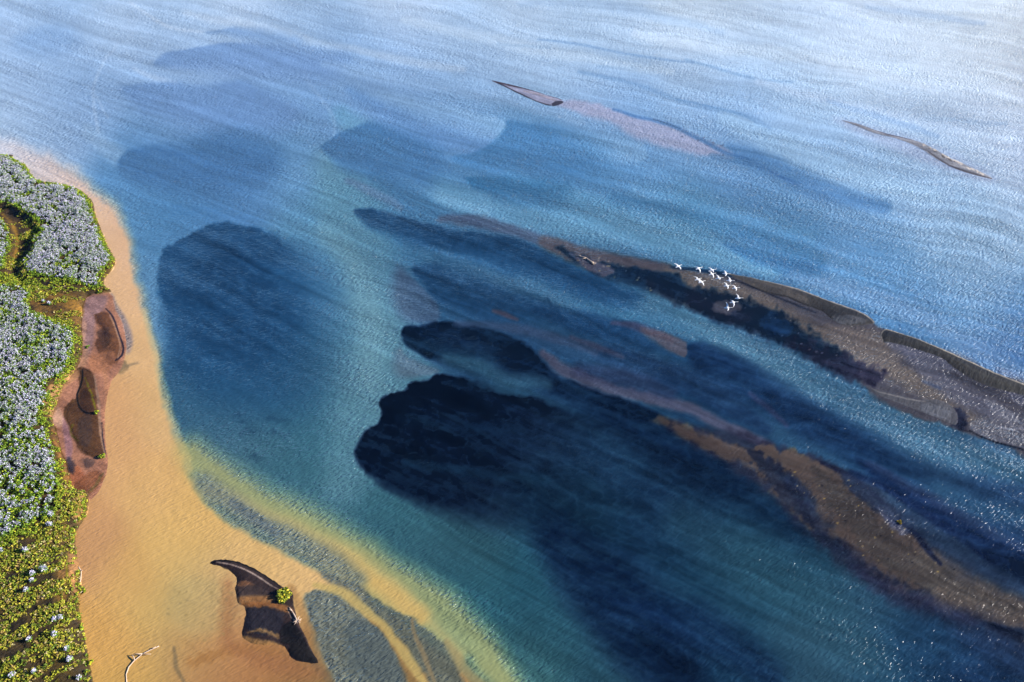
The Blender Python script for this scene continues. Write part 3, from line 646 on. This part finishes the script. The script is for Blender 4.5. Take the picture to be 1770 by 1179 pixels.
def channel(gu, gv, z):
    ring = smooth_ring([(a, b, 0.0) for a, b in [(-60, 352), (20, 362), (50, 378), (68, 392), (72, 408), (58, 425), (55, 440), (42, 458), (40, 478), (60, 492), (20, 496), (14, 465), (25, 432), (22, 405), (10, 388), (-60, 376)]], True, 2)
    d, _, ins = seg_dist(gu, gv, ring, True)
    return np.where(ins, z - 1.0 * np.clip(d / 8, 0, 1), z)
ISLAND = '-260,268 0,268 20,272 46,287 62,311 100,318 132,325 158,345 165,370 174,395 188,428 201,452 195,466 183,480 180,492 192,505 150,513 141,560 142,610 128,645 110,668 98,700 90,722 97,745 104,775 116,805 126,843 152,853 150,890 134,915 130,935 134,965 139,985 140,1010 148,1022 136,1034 138,1060 146,1090 152,1130 160,1179 164,1300 -260,1300'
_, isl_h, (igu, igv, igz, igs) = land('island_ground', ISLAND, 1.5, 1.6, SOIL, step=2.0, edge_noise=2.6, rough=.35, rs=22, dips=channel)
land('mud_flat', '140,512 190,506 200,535 213,560 219,600 209,640 193,660 183,700 182,760 187,800 180,830 160,862 120,870 85,800 72,720 90,650 120,560', .10, 1.2, SAND, step=1.3, rough=.05)
bar_kw = dict(rough=.07, rs=12, edge_noise=2.4, cool=.05)
land('mud_bar', '165,545 180,538 192,543 206,573 213,600 207,622 197,632 180,625 186,600 176,590 178,572 168,560', .22, .8, SAND, step=1.2)
_, lag_h, _ = land('mud_bar', '135,638 147,637 161,646 167,675 170,705 174,730 178,760 185,787 170,793 150,788 135,775 124,752 113,730 111,710 121,695 134,685 138,660', .25, .9, SAND, step=1.2)
_, blk_h, _ = land('black_sandbar', '361,974 372,968 390,967 412,971 440,982 465,998 488,1014 505,1022 508,1045 516,1075 528,1100 540,1125 551,1146 530,1145 505,1138 492,1118 470,1114 440,1114 418,1101 423,1075 424,1050 412,1042 407,1020 408,998 392,984 374,977', .28, .7, SAND, step=1.3, **bar_kw)
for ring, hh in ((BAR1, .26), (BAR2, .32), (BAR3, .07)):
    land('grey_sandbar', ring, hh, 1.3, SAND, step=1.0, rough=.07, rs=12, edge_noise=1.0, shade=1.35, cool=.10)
land('far_sandbar', '848,139 870,143 910,153 945,164 971,172 973,178 955,184 935,179 900,164 870,149', .2, 1.5, SAND, step=.8, rough=.05, rs=9, edge_noise=.4)
land('far_sandbar', '1454,208 1480,213 1520,227 1560,237 1600,249 1640,271 1680,289 1716,308 1700,308 1660,297 1620,278 1590,258 1550,242 1510,231 1478,217', .25, 1.5, SAND, step=.7, rough=.05, rs=9, edge_noise=.4)

# ------------------------------------------------------------------ plants
def project(x, y, z=0.0):
    dz = z - H; f = y * cp - dz * sp; up = y * sp + dz * cp
    return CX + F * x / f, CY - F * up / f
def inside(u, v, pts):
    P = [tuple(float(x) for x in q.split(',')) for q in pts.split()]
    d, _, ins = seg_dist(u, v, [(a, b, 0.) for a, b in P], True)
    return np.where(ins, d, -d)
LUP = ['-80,262 0,271 20,275 45,291 60,313 90,320 130,328 152,347 162,370 170,395 184,428 197,450 190,464 178,478 176,500 165,504 140,496 100,491 70,485 46,475 44,457 60,440 60,425 75,408 68,390 50,377 20,360 -80,350',
       '-80,378 0,383 10,390 19,405 22,430 14,460 8,488 -80,492',
       '-80,502 0,500 40,503 60,512 52,530 62,546 88,560 122,570 133,585 130,618 116,645 96,675 84,702 76,720 84,745 88,765 98,790 104,820 106,845 100,880 84,905 60,920 36,925 10,943 -80,955']
ENDGREEN = '-80,930 20,935 90,900 130,860 150,855 148,892 132,925 120,960 118,1000 138,1040 146,1090 160,1179 166,1290 -80,1290'
OUT = ISLAND
rng = np.random.RandomState(11)
def scatter(sp_, seed):
    r = np.random.RandomState(seed)
    x0, y0 = ground(-60, 1235); x1, y1 = ground(-60, 255)
    xs = np.arange(min(x0, x1) - 2, float(ground(225, 1235)[0]) + 4, sp_); ys = np.arange(float(y0), float(y1), sp_)
    gx, gy = np.meshgrid(xs, ys)
    gx = (gx + r.uniform(-.5, .5, gx.shape) * sp_).ravel(); gy = (gy + r.uniform(-.5, .5, gy.shape) * sp_).ravel()
    u, v = project(gx, gy); m = (u > -58) & (u < 225) & (v < 1240) & (v > 255)
    return gx[m], gy[m], u[m], v[m]
def island_z(u, v):
    i = np.clip(((u - igu[0, 0]) / 2.0).round().astype(int), 0, igz.shape[1] - 1); j = np.clip(((v - igv[0, 0]) / 2.0).round().astype(int), 0, igz.shape[0] - 1)
    return igz[j, i]
def leaf_quads(cx, cy, cz, size, tilt, r, aspect=1.6):
    """small four-cornered leaves: centre, half-size, how far the face tilts from horizontal"""
    n = len(cx); az = r.uniform(0, 2 * math.pi, n); ti = tilt * r.uniform(.2, 1, n); sp2 = r.uniform(0, 2 * math.pi, n)
    nx, ny, nz = np.sin(ti) * np.cos(az), np.sin(ti) * np.sin(az), np.cos(ti)
    a = np.stack([np.cos(sp2), np.sin(sp2), np.zeros(n)], -1); nn = np.stack([nx, ny, nz], -1)
    a = a - (a * nn).sum(-1, keepdims=True) * nn; a /= np.linalg.norm(a, axis=1, keepdims=True); b = np.cross(nn, a)
    s = np.asarray(size)[:, None]; c = np.stack([cx, cy, cz], -1)
    q = np.stack([c - a * s * aspect * .5, c - b * s * .5, c + a * s * aspect * .5, c + b * s * .5], 1)
    return q.reshape(-1, 3), np.arange(4 * n).reshape(n, 4)
def leaf_material():
    m, nt, b = new_mat('leaf_and_petal'); at_ = N(nt, 'ShaderNodeVertexColor'); at_.layer_name = 'Col'
    nt.links.new(at_.outputs['Color'], b.inputs['Base Color']); b.inputs['Roughness'].default_value = .65
    b.inputs['Specular IOR Level'].default_value = .2
    tr = N(nt, 'ShaderNodeBsdfTranslucent'); nt.links.new(at_.outputs['Color'], tr.inputs['Color'])
    mx = N(nt, 'ShaderNodeMixShader'); mx.inputs[0].default_value = .25
    nt.links.new(b.outputs[0], mx.inputs[1]); nt.links.new(tr.outputs[0], mx.inputs[2])
    nt.links.new(mx.outputs[0], nt.nodes['Material Output'].inputs['Surface']); return m
LEAF = leaf_material()
def domes(px, py, pz, R, Hh, per, seed, kind, flower=None, lsize=.2):
    """leaf clumps: per-plant dome of leaves (green) or of flower spikes on the crown"""
    r = np.random.RandomState(seed); n = len(px); i = np.repeat(np.arange(n), per)
    th_ = r.uniform(0, 2 * math.pi, len(i)); ph = np.arccos(r.uniform(.05 if kind == 'leaf' else .35, 1, len(i)))
    rr = r.uniform(.7, 1.08, len(i))
    x = px[i] + R[i] * np.sin(ph) * np.cos(th_) * rr; y = py[i] + R[i] * np.sin(ph) * np.sin(th_) * rr
    z = pz[i] + Hh[i] * (.12 + .88 * np.cos(ph)) * rr
    if kind == 'leaf':
        base = np.array([[.075, .17, .020], [.13, .25, .028], [.21, .30, .032], [.045, .11, .025]])[r.choice(4, len(i), p=[.35, .3, .2, .15])]
        s = r.uniform(.7, 1.3, len(i)) * lsize; tl = np.full(len(i), 1.1)
    else:
        base = np.array([[.66, .62, .82], [.80, .77, .89], [.46, .42, .70], [.54, .58, .52]])[r.choice(4, len(i), p=[.35, .3, .22, .13])]
        s = r.uniform(.6, 1.25, len(i)) * lsize * .85; z = z + .12; tl = np.full(len(i), 1.35)
    co, fc = leaf_quads(x, y, z, s, tl, r)
    return co, fc, np.repeat(base * r.uniform(.75, 1.15, (len(i), 1)), 4, 0), i
def merge(parts):
    co = np.concatenate([p[0] for p in parts]); cl = np.concatenate([p[2] for p in parts]); f = []; o = 0
    for p in parts: f.append(p[1] + o); o += len(p[0])
    return co, np.concatenate(f), np.clip(cl, 0, .9)
# --- the lupine field
x, y, u, v = scatter(.62, 1)
dl = np.max([inside(u, v, p) for p in LUP], 0); zz = island_z(u, v)
patch = fbm(x / 5.5, y / 5.5, 41, 3); patch2 = fbm(x / 1.7, y / 1.7, 43, 2)
keep = (dl + 3 * fbm(x / 3, y / 3, 40, 3) > 0) & (patch2 > -.40)
x, y, u, v, zz, dl, patch, patch2 = (q[keep] for q in (x, y, u, v, zz, dl, patch, patch2))
rr_ = rng.uniform(.32, .52, len(x)); hh_ = (.5 + 1.0 * np.clip(patch2 + .35, 0, 1) + rng.uniform(-.15, .3, len(x)))
fade = fbm(x / 9, y / 6, 47, 3)
bloom = (dl > rng.uniform(1, 9, len(x))) & (patch + .5 * patch2 + rng.uniform(-.5, .5, len(x)) > -.22 - .3 * (v < 500))
L1 = domes(x, y, zz, rr_, hh_ * .9, 15, 3, 'leaf', lsize=.26)
gsel = ~bloom
L1c = L1[2].copy(); edge_i = np.repeat(gsel[L1[3]], 4); L1c[edge_i] = L1c[edge_i] * np.array([1.9, 1.5, 1.0])
F1 = domes(x[bloom], y[bloom], zz[bloom], rr_[bloom], hh_[bloom], 20, 4, 'flower', lsize=.18)
fl = np.repeat(fade[bloom][F1[3]], 4)[:, None]; F1 = (F1[0], F1[1], F1[2] * (1 - .35 * np.clip(fl, 0, 1) * np.array([.6, .35, 1.0])), F1[3])
co, fc, cl = merge([(L1[0], L1[1], L1c), F1])
lup = mesh_from('lupine_field', co, fc, LEAF, smooth=False, attr=cl); tag(lup, kind='stuff')
# --- yellow-green low bushes along the edge of the field
x, y, u, v = scatter(.7, 2)
dl = np.max([inside(u, v, p) for p in LUP], 0); do = inside(u, v, OUT); ns = fbm(x / 2.2, y / 2.2, 50, 3)
keep = (do > 1.2) & (dl < 1) & (dl > -11) & (ns > -.1) & ((v > 560) | (v < 500)) & ~((u < 60) & (v > 355) & (v < 480) & (ns < .45))
keep |= (do > 1) & (do < 7) & (v > 850) & (ns > .0)
keep |= (inside(u, v, '-80,478 40,480 80,500 110,505 185,500 188,506 60,508 40,500 -80,500') > 0) & (ns > -.3)
x, y, u, v = x[keep], y[keep], u[keep], v[keep]; zz = island_z(u, v)
B1 = domes(x, y, zz, rng.uniform(.28, .55, len(x)), rng.uniform(.35, .75, len(x)), 16, 6, 'leaf', lsize=.24)
Bc = B1[2] * np.array([2.3, 1.55, .9])
bushes = mesh_from('low_greenery', B1[0], B1[1], LEAF, smooth=False, attr=np.clip(Bc, 0, .8)); tag(bushes, kind='stuff')
# --- grass and herbs of the open ground
x, y, u, v = scatter(.50, 5)
do = inside(u, v, OUT); dl = np.max([inside(u, v, p) for p in LUP], 0)
a_ = x * .82 + y * .57; b_ = -x * .57 + y * .82                    # rows run obliquely across the point
ns = fbm(a_ / 4.2, b_ / 1.3, 60, 4) + .35 * fbm(x / 8, y / 8, 66, 2)
g1 = inside(u, v, ENDGREEN) > 0
keep = (do > .8) & (dl < 2) & ((g1 & (ns > -.16)) | (~g1 & (ns > .10)))
x, y, u, v, ns = x[keep], y[keep], u[keep], v[keep], ns[keep]; zz = island_z(u, v); n = len(x); r = np.random.RandomState(8)
G1 = domes(x, y, zz - .05, r.uniform(.22, .42, n), .14 + .5 * np.clip(ns + .25, 0, 1) * r.uniform(.5, 1.2, n), 9, 9, 'leaf', lsize=.26)
pal = np.array([[.36, .36, .03], [.24, .29, .025], [.44, .37, .05], [.13, .19, .02], [.36, .25, .08], [.52, .44, .20]])
pc = pal[r.choice(6, n, p=[.30, .25, .17, .13, .10, .05])] * r.uniform(.6, 1.25, (n, 1))
cl = np.repeat(pc[G1[3]] * r.uniform(.8, 1.2, (len(G1[3]), 1)), 4, 0)
grass = mesh_from('grass', G1[0], G1[1], LEAF, smooth=False, attr=np.clip(cl, 0, .9)); tag(grass, kind='stuff')

def empty(name, loc, rz=0):
    o = bpy.data.objects.new(name, None); C.objects.link(o); o.location = loc; o.rotation_euler = (0, 0, rz); return o
def lupine_clump(u, v, R, h, label, seed):
    r = np.random.RandomState(seed); z = float(island_z(np.array([u]), np.array([v]))[0]); p = at(u, v, 0); p.z = z
    e = empty('lupine_clump', p); tag(e, label, 'lupine', 'lone lupine clumps on the grassy end of the island')
    m = max(4, int(R * R * 12)); a = r.uniform(0, 6.283, m); q = np.sqrt(r.uniform(0, 1, m)) * R * .33
    cx, cy, cz = q * np.cos(a), q * np.sin(a), np.zeros(m); rr = r.uniform(.42, .55, m) * max(1, R); hh = h * r.uniform(.75, 1.1, m)
    A1 = domes(cx, cy, cz, rr, hh * .85, 20, seed, 'leaf', lsize=.22); A2 = domes(cx, cy, cz, rr, hh, 18, seed + 1, 'flower', lsize=.2)
    mesh_from('foliage', A1[0], A1[1], LEAF, False, attr=np.clip(A1[2] * np.array([1.5, 1.35, 1]), 0, .8), parent=e)
    mesh_from('flowers', A2[0], A2[1], LEAF, False, attr=np.clip(A2[2], 0, .9), parent=e)
for k, (u, v, R, h, lab) in enumerate([
    (83, 993, 1.1, 1.5, 'largest lone lupine clump, full white, casting the longest shadow on the grass'),
    (65, 1000, .8, 1.3, 'white lupine clump touching the left side of the largest lone clump'),
    (62, 1012, .6, 1.0, 'sparse lupine clump just below the two biggest ones'),
    (53, 1028, .55, 1.0, 'narrow lupine clump in the grass below the sparse one, with a dark shadow'),
    (52, 960, .9, 1.2, 'green lupine clump with few flowers at the lower edge of the lupine field'),
    (90, 533, .65, 1.3, 'single lupine clump on the brown bare ground between the two lupine fields'),
    (80, 528, .4, .9, 'tiny lupine clump just left of the one on the brown bare ground'),
    (111, 1074, .6, .9, 'right one of two small lupine clumps low on the grassy point'),
    (101, 1078, .6, .9, 'left one of two small lupine clumps low on the grassy point'),
    (102, 1103, .7, 1.2, 'lupine clump in the middle of the grass with a wide shadow to its left'),
    (122, 1128, .6, 1.1, 'small lupine clump near the shore, above its larger neighbour'),
    (126, 1146, .8, 1.0, 'broad lupine clump near the shore, below its smaller neighbour'),
    (66, 1168, .6, .9, 'lupine clump with green leaves at the bottom of the meadow'),
    (29, 1174, .55, .9, 'lupine clump farthest down and left in the meadow'),
    (57, 1112, .55, .8, 'faint greenish lupine clump alone in the middle of the dark grass'),
    (9, 960, .6, 1.1, 'lupine clump at the left beside the dark shadow under the field'),
    (95, 898, .9, 1.2, 'white lupine clump standing off the lower right corner of the field'),
    (92, 915, .8, 1.1, 'white lupine clump below the one off the field corner'),
    (142, 1176, .6, .9, 'lupine clump on the bank edge at the very bottom right of the island')]):
    lupine_clump(u, v, R, h, lab, 200 + 7 * k)

# ------------------------------------------------------------------ shrubs on the bars
def tube_bm(bm, pts, r0, r1, n=8, seed=0, knots=.15):
    rr = random.Random(seed); P = [Vector(p) for p in pts]; rings = []
    for i, p in enumerate(P):
        t = (P[min(i + 1, len(P) - 1)] - P[max(i - 1, 0)]).normalized(); q = t.to_track_quat('Z', 'Y').to_matrix()
        rad = (r0 + (r1 - r0) * i / (len(P) - 1)) * (1 + rr.uniform(-knots, knots))
        rings.append([bm.verts.new(p + q @ Vector((math.cos(a) * rad, math.sin(a) * rad, 0))) for a in [2 * math.pi * k / n for k in range(n)]])
    for a, b in zip(rings, rings[1:]):
        for k in range(n): bm.faces.new((a[k], a[(k + 1) % n], b[(k + 1) % n], b[k])).smooth = True
    bm.faces.new(rings[0][::-1]); bm.faces.new(rings[-1])
def obj_bm(name, bm, mat, parent=None):
    bmesh.ops.recalc_face_normals(bm, faces=bm.faces); me = bpy.data.meshes.new(name); bm.to_mesh(me); bm.free()
    for m in (mat if isinstance(mat, (list, tuple)) else [mat]): me.materials.append(m)
    o = bpy.data.objects.new(name, me); C.objects.link(o)
    if parent: o.parent = parent
    return o
def plain(name, col, rough, scale=6, var=.25, bump=.01):
    m, nt, b = new_mat(name); n = N(nt, 'ShaderNodeTexNoise'); n.inputs['Scale'].default_value = scale; n.inputs['Detail'].default_value = 4
    nt.links.new(mapping(nt, 0, (1, 1, 1)), n.inputs['Vector'])
    cr = N(nt, 'ShaderNodeMix', data_type='RGBA'); cr.inputs[6].default_value = tuple(c * (1 - var) for c in col) + (1,); cr.inputs[7].default_value = tuple(min(1, c * (1 + var)) for c in col) + (1,)
    nt.links.new(n.outputs['Fac'], cr.inputs[0]); nt.links.new(cr.outputs[2], b.inputs['Base Color']); b.inputs['Roughness'].default_value = rough
    bp = N(nt, 'ShaderNodeBump'); bp.inputs['Distance'].default_value = bump; nt.links.new(n.outputs['Fac'], bp.inputs['Height']); nt.links.new(bp.outputs[0], b.inputs['Normal'])
    return m
WOOD = plain('bleached_wood', (.40, .30, .22), .8); BARK = plain('stem_bark', (.12, .08, .04), .9)
def shrub(u, v, z, R, h, n, label, tint, seed, lsize=.3, group=None):
    r = np.random.RandomState(seed); p = at(u, v, z); e = empty('shrub', p); tag(e, label, 'shrub', group)
    m = max(3, int(n)); a = np.arange(m) * 2.4 + r.uniform(-.3, .3, m); q = np.sqrt((np.arange(m) + .6) / m) * R * .82
    cx, cy = q * np.cos(a), q * np.sin(a); bm = bmesh.new()
    for k in range(m):
        tube_bm(bm, [(cx[k] * .1, cy[k] * .1, -.05), (cx[k] * .5, cy[k] * .5, h * .3), (cx[k], cy[k], h * .6)], .04, .015, 5, k)
    obj_bm('stems', bm, BARK, e)
    A1 = domes(cx, cy, np.full(m, h * .25), r.uniform(.35, .6, m) * R / 1.5, r.uniform(.4, .75, m) * h, 30, seed, 'leaf', lsize=lsize)
    mesh_from('foliage', A1[0], A1[1], LEAF, False, attr=np.clip(A1[2] * np.array(tint), 0, .8), parent=e)
shrub(491, 1031, .25, 1.6, 1.0, 12, 'round yellow-green shrub at the bend of the black sandbar', (2.9, 1.65, 1.2), 5, .34)
shrub(167, 714, .2, .55, .7, 4, 'small yellow-green shrub in the middle of the brown mud bar', (2.6, 1.7, .8), 6, .25, 'small shrubs on the mud bars')
shrub(177, 789, .2, .8, .6, 6, 'flat yellow-green shrub at the lower tip of the brown mud bar', (2.2, 1.5, .9), 7, .25, 'small shrubs on the mud bars')
shrub(151, 600, .12, .6, .4, 4, 'tiny green shrub on the red mud between island and upper mud bar', (1.3, 1.2, .8), 8, .22, 'small shrubs on the mud bars')
shrub(147, 1022, .1, .35, .4, 3, 'tiny yellow shrub at the tip of the bank spur beside the ochre water', (2.4, 1.6, .8), 9, .2)
shrub(157, 1146, .4, .5, .5, 4, 'bright yellow shrub on the bank edge near the bottom of the island', (3.0, 1.9, .8), 10, .22)
shrub(1555, 903, .0, .55, .35, 4, 'tiny ochre weed tuft sticking out of the long submerged bank', (3.2, 1.3, 1.2), 12, .22)

# ------------------------------------------------------------------ driftwood
def driftwood(chart_pts, zs, r0, r1, twigs, label, seed, wad=None):
    P = [at(u, v, 0) for u, v in chart_pts]; c = P[0].copy(); e = empty('driftwood', c); tag(e, label, 'driftwood', 'driftwood stranded in the shallows')
    L_ = [p - c + Vector((0, 0, z)) for p, z in zip(P, zs)]
    bm = bmesh.new(); fine = []
    for a, b in zip(L_, L_[1:]):
        for k in range(3): fine.append(a.lerp(b, k / 3))
    fine.append(L_[-1]); tube_bm(bm, fine, r0, r1, 9, seed); obj_bm('trunk', bm, WOOD, e)
    rr = random.Random(seed)
    for k, (i, dx, dy, ln) in enumerate(twigs):
        bm = bmesh.new(); s = L_[i]; d = Vector((dx, dy, .12)).normalized() * ln
        tube_bm(bm, [s, s + d * .5 + Vector((0, 0, .12)), s + d + Vector((rr.uniform(-.2, .2), rr.uniform(-.2, .2), .05))], r1 * 1.1, r1 * .4, 6, k); obj_bm('branch', bm, WOOD, e)
    if wad is not None:
        bm = bmesh.new(); s = L_[wad]
        for k in range(9):
            a = k * .7 + rr.uniform(-.2, .2); d = Vector((math.cos(a), math.sin(a), rr.uniform(.1, .6))) * rr.uniform(.5, 1.0)
            tube_bm(bm, [s, s + d * .5, s + d + Vector((0, 0, -.1))], r0 * .6, .05, 6, k)
        obj_bm('root', bm, WOOD, e)
driftwood([(1026, 456), (1020, 452), (1013, 447), (1004, 444), (994, 442)], [.15, .22, .25, .2, .12], .26, .12, [(2, -1, -.6, 1.8), (3, -.8, .5, 1.2)], 'pale forked branch with a root end on the upper sandbank left of the swans', 1, wad=0)
driftwood([(219, 1182), (218, 1166), (223, 1153), (233, 1142), (247, 1131), (262, 1123), (275, 1117)], [.0, .04, .09, .15, .17, .12, .03], .10, .10, [(4, 1, -.2, 1.6), (3, -.5, .9, 1.4), (4, -.7, -.1, 1.8), (5, .9, .6, .9)], 'long curved pale branch lying in the ochre shallows at the bottom left', 2)
driftwood([(514, 1075), (510, 1066), (505, 1057), (500, 1051)], [.35, .38, .36, .3], .17, .1, [(2, -1, .4, .7)], 'short pale log with a root end on the right edge of the black sandbar', 3, wad=0)
driftwood([(136, 981), (141, 988), (140, 1002), (137, 1012)], [.25, .2, .15, .1], .14, .09, [(1, .6, .2, .5)], 'thin bent branch along the steep bank of the grassy point', 4)
driftwood([(136, 1016), (143, 1023), (147, 1021)], [.25, .18, .1], .14, .08, [(1, -.4, -.8, .8)], 'short forked stick on the bank spur beside the ochre water', 5)


# ------------------------------------------------------------------ birds
FEATHER = plain('white_feathers', (.80, .79, .76), .7, 8, .04, .004); YEL = plain('yellow_bill', (.75, .5, .05), .5); BLK = plain('black_bill', (.02, .02, .02), .4)
DARKF = plain('dark_feathers', (.03, .028, .03), .7)
def bird_mesh(name, inner, outer, bend, mat, voxel=.02, neck=1.0, yaw_head=0):
    """body, neck and wings grown together into one surface; inner/outer = lift of the two halves of the wings"""
    bm = bmesh.new()
    ax = [(-.66, .012, .05, -.0), (-.58, .03, .11, 0), (-.44, .07, .10, 0), (-.25, .13, .145, 0), (0, .165, .165, 0), (.2, .13, .13, .01), (.33, .075, .075, .02)]
    n1 = .33
    for k in range(1, 7):
        t = k / 6; ax.append((n1 + .55 * neck * t, .044 - .008 * t, .044 - .008 * t, .02 + bend * math.sin(t * math.pi)))
    e = n1 + .55 * neck
    ax += [(e + .05, .052, .045, .0), (e + .10, .048, .042, -.005), (e + .15, .028, .03, -.015)]
    rings = []
    for x, rz, ry, z in ax:
        rings.append([bm.verts.new((x, math.cos(a) * ry, z + math.sin(a) * rz)) for a in [2 * math.pi * k / 12 for k in range(12)]])
    for a, b in zip(rings, rings[1:]):
        for k in range(12): bm.faces.new((a[k], a[(k + 1) % 12], b[(k + 1) % 12], b[k]))
    bm.faces.new(rings[0][::-1]); bm.faces.new(rings[-1])
    for sd in (-1, 1):
        st = [(0.03, .17, .44, .05), (.18, .20, .43, .042), (.36, .23, .40, .036), (.55, .22, .36, .032), (.74, .15, .31, .028), (.92, .04, .25, .024), (1.06, -.08, .17, .02), (1.16, -.19, .07, .016)]
        rings = []; y = z = 0; prev = 0
        z = .07
        for (s, xl, ch, th2) in st:
            ds = s - prev; prev = s; lift = inner if s < .5 else outer
            y += ds * math.cos(lift); z += ds * math.sin(lift)
            prof = [(0, 0), (.12, .5), (.35, .6), (.7, .35), (1, .02), (.7, -.3), (.35, -.4), (.12, -.4)]
            rings.append([bm.verts.new((xl - ch * c, sd * y, z + th2 * t2 + .02 * math.sin(c * math.pi))) for c, t2 in prof])
        for a, b in zip(rings, rings[1:]):
            for k in range(8): bm.faces.new((a[k], a[(k + 1) % 8], b[(k + 1) % 8], b[k]))
        bm.faces.new(rings[0][::-1]); bm.faces.new(rings[-1])
    bmesh.ops.recalc_face_normals(bm, faces=bm.faces)
    me = bpy.data.meshes.new(name); bm.to_mesh(me); bm.free()
    o = bpy.data.objects.new(name, me); C.objects.link(o)
    md = o.modifiers.new('r', 'REMESH'); md.mode = 'VOXEL'; md.voxel_size = voxel; md.use_smooth_shade = True
    dg = bpy.context.evaluated_depsgraph_get(); dg.update(); m2 = bpy.data.meshes.new_from_object(o.evaluated_get(dg))
    bpy.data.objects.remove(o); m2.name = name; m2.materials.clear(); m2.materials.append(mat)
    for p in m2.polygons: p.use_smooth = True
    return m2, e
def bill_mesh(e):
    bm = bmesh.new(); rings = []
    for x, ry, rz in ((e + .13, .026, .026), (e + .18, .022, .018), (e + .22, .02, .013), (e + .255, .012, .008)):
        rings.append([bm.verts.new((x, math.cos(a) * ry, -.018 + math.sin(a) * rz)) for a in [math.pi * k / 4 for k in range(8)]])
    for j, (a, b) in enumerate(zip(rings, rings[1:])):
        for k in range(8): f = bm.faces.new((a[k], a[(k + 1) % 8], b[(k + 1) % 8], b[k])); f.material_index = 0 if j == 0 else 1
    bm.faces.new(rings[0][::-1]); bm.faces.new(rings[-1]).material_index = 1
    me = bpy.data.meshes.new('bill'); bm.to_mesh(me); bm.free(); me.materials.append(YEL); me.materials.append(BLK); return me
POSES = [bird_mesh('swan', a, b, c, FEATHER) for a, b, c in ((.12, -.05, .0), (.35, .1, .01), (.55, .25, .0), (-.2, -.45, .01), (.25, -.25, .0))]
BILL = bill_mesh(POSES[0][1])
for u, v, hd, pose, bank, lab in [
    (1172, 460.5, 32, 0, 6, 'white swan flying alone at the left end of the flock, wings spread wide'),
    (1207, 464, 24, 3, 4, 'white swan second from the left in the top line, one wing arched down'),
    (1230, 467, 14, 0, -8, 'upper swan of the overlapping pair on the top line above the slick'),
    (1230, 474, 18, 4, 6, 'lower swan of the overlapping pair, directly under the other one'),
    (1254, 473, -6, 0, -6, 'white swan at the right end of the top line, over the sandbar tip'),
    (1242, 481, 8, 1, -10, 'white swan below the gap between the overlapping pair and the top right swan'),
    (1205.5, 483, 22, 4, 4, 'left bird of the two swans flying wing to wing apart from the rest'),
    (1212, 487.5, 24, 0, 6, 'right bird of the two swans flying wing to wing apart from the rest'),
    (1261, 485, -4, 1, -6, 'white swan just below and right of the swan over the sandbar tip'),
    (1256, 494, 8, 0, 0, 'left one of two swans side by side under the middle of the flock'),
    (1270.5, 498, 6, 0, -4, 'right one of two swans side by side under the middle of the flock'),
    (1276, 515.5, 2, 2, -12, 'swan farthest right, the upper of the three trailing swans'),
    (1267, 522.5, 4, 3, 4, 'middle one of the three trailing swans, wings half folded'),
    (1257, 532, 0, 2, 16, 'lowest swan of the whole flock, one broad wing pointing down')]:
    z = 40 + (hash((u, v)) % 7) * .3; o = bpy.data.objects.new('swan', POSES[pose][0]); C.objects.link(o)
    o.location = at(u, v, z); o.rotation_euler = (math.radians(bank), math.radians(-3), math.radians(hd)); o.scale = (1.06,) * 3
    tag(o, lab, 'swan', 'swans flying over the sandbank')
    b = bpy.data.objects.new('bill', BILL); C.objects.link(b); b.parent = o
dm, de = bird_mesh('duck', .3, .1, 0, DARKF, .025, neck=.35)
for u, v, sc_, hd, lab in ((525, 287, .62, 140, 'small dark bird flying low over the pale blue water at upper left'),
                          (407, 356, .38, 20, 'tiny dark bird over the blue water above the round dark pool')):
    o = bpy.data.objects.new('water_bird', dm); C.objects.link(o); o.location = at(u, v, 1.2); o.scale = (sc_,) * 3; o.rotation_euler = (0, 0, math.radians(hd))
    tag(o, lab, 'bird')



# ------------------------------------------------------------------ the air over the river
hz = bmesh.new(); bmesh.ops.create_cube(hz, size=1.0)
hme = bpy.data.meshes.new('haze'); hz.to_mesh(hme); hz.free()
haze = bpy.data.objects.new('haze', hme); C.objects.link(haze)
haze.scale = (90000, 90000, 161); haze.location = (0, 0, 79.0)
hm, hnt, hb = new_mat('river_haze'); hnt.nodes.remove(hb)
pv = N(hnt, 'ShaderNodeVolumePrincipled'); pv.inputs['Color'].default_value = (.35, .65, 1, 1)
pv.inputs['Density'].default_value = HAZE; pv.inputs['Anisotropy'].default_value = .2
hnt.links.new(pv.outputs[0], hnt.nodes['Material Output'].inputs['Volume'])
hme.materials.append(hm); tag(haze, kind='stuff')
